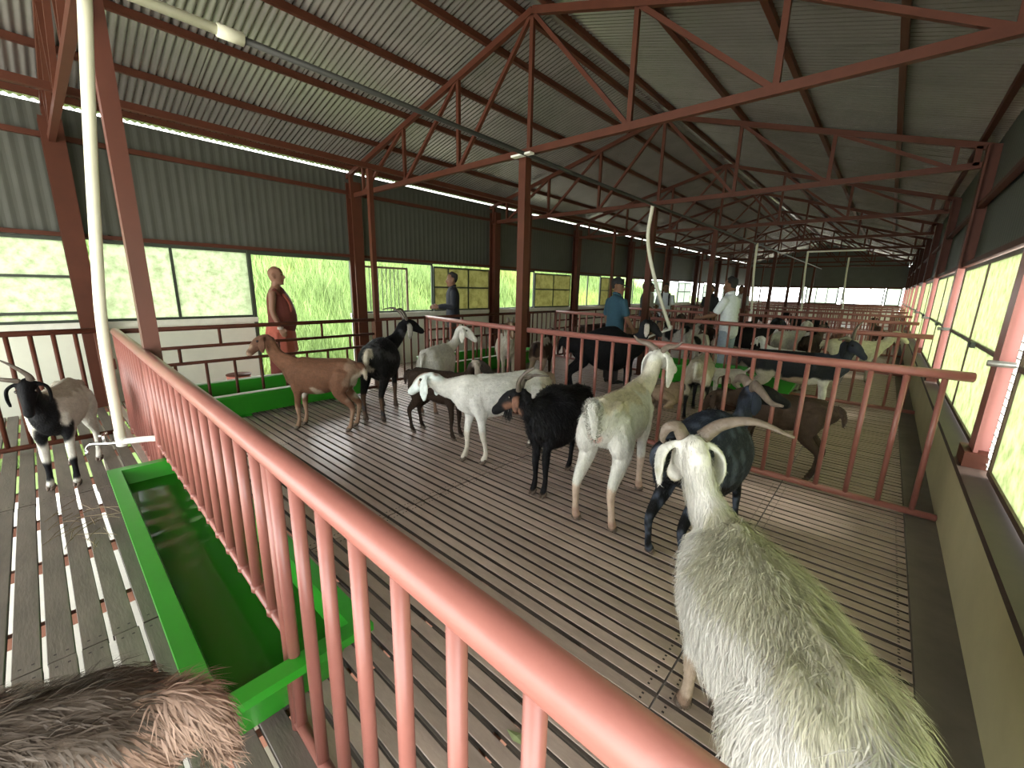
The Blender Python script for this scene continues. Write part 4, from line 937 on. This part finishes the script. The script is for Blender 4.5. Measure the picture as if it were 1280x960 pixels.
person('person in black standing beyond the face of the white-shirted man', (-4.25, 14.3), -110, 1.10, SK2, simple((.012, .012, .013)), simple((.02, .02, .02)), armset(HANG(1), ((0, -.185, 1.385), (.03, -.23, 1.12), (.24, -.15, 1.16), (.3, -.1, 1.2))))
person('person in light grey behind the third mid-barn post', (-4.05, 17.0), -60, 1.12, SK2, simple((.40, .42, .42)), simple((.12, .12, .13)), armset(HANG(1), HANG(-1)))

# ------------------------------------------------------------------ outside
gb = MB().box((-60, -30, -1.6), (60, 80, -1.3)).build('ground', M['ground']); struct(gb, 'pale ground beneath and around the raised barn')
eb = MB().box((-7.9, .62, -1.3), (.5, 35, -1.24)).build('underfloor_shade_sheet', mat('underfloor_shade', (.045, .035, .026), .9, noise=.3, nscale=3), gb)  # dark sheet added under the pens, its colour standing in for shade below the slats
hb = MB(); vs = []; fs = []; nx, ny = 40, 70
def hill(x, y):
    d = max(0., -8.6-x); n_ = math.sin(x*.9+y*.6)*.12+math.sin(y*.35+1)*.35+math.sin(x*.4-y*.23)*.2
    return min(-1.25+max(0, d-.6)*.30, 4.6+.02*d)+n_*min(1, d/3)
for i in range(nx+1):
    for j in range(ny+1):
        x = -8.6-i*.7; y = -12+j*.9; vs.append((x, y, hill(x, y)))
for i in range(nx):
    for j in range(ny): a = i*(ny+1)+j; fs.append((a, a+1, a+ny+2, a+ny+1))
hs = struct(hb.add(vs, fs).build('hillside', M['grass'], None, True), 'grassy slope rising outside the left windows')
NB = 150000
x = -9.3-nr.rand(NB)**1.4*18; y = -3+nr.rand(NB)*40
z = np.array([hill(a, b) for a, b in zip(x, y)])
cl = vnoise(np.stack([x, y, z], 1), 1.1, 5); h = np.clip(.30+.35*cl+nr.rand(NB)*.4, .12, 1.2)*np.clip((-x-8)/6, .5, 1.6)
an = nr.rand(NB)*6.28; wd = .008+.018*nr.rand(NB)*np.clip((-x-8)/6, .5, 2.); ld = nr.normal(0, .25, (NB, 2))
V = np.zeros((NB, 3, 3)); V[:, 0] = np.stack([x-wd*np.cos(an), y-wd*np.sin(an), z-.02], 1); V[:, 1] = np.stack([x+wd*np.cos(an), y+wd*np.sin(an), z-.02], 1)
V[:, 2] = np.stack([x+ld[:, 0]*h, y+ld[:, 1]*h, z+h], 1)
gm = bpy.data.meshes.new('grass'); F3 = np.arange(NB*3).reshape(-1, 3); gm.from_pydata(V.reshape(-1, 3).tolist(), [], F3.tolist()); gm.materials.append(M['blade'])
cb = np.array((.155, .235, .075))*(1-.30*np.clip(cl, -1, 1)[:, None])+np.array((.09, .055, 0))*np.clip(vnoise(np.stack([x, y, z], 1), .7, 9), 0, 1)[:, None]
cb = cb*nr.uniform(.6, 1.3, (NB, 1)); setcol(gm, np.clip(np.repeat(cb, 3, 0), 0, 1)); gm.update()
go = link(bpy.data.objects.new('grass', gm)); tag(go, 'tall bright grass and weeds on the slope outside the left windows', 'grass', kind='stuff')
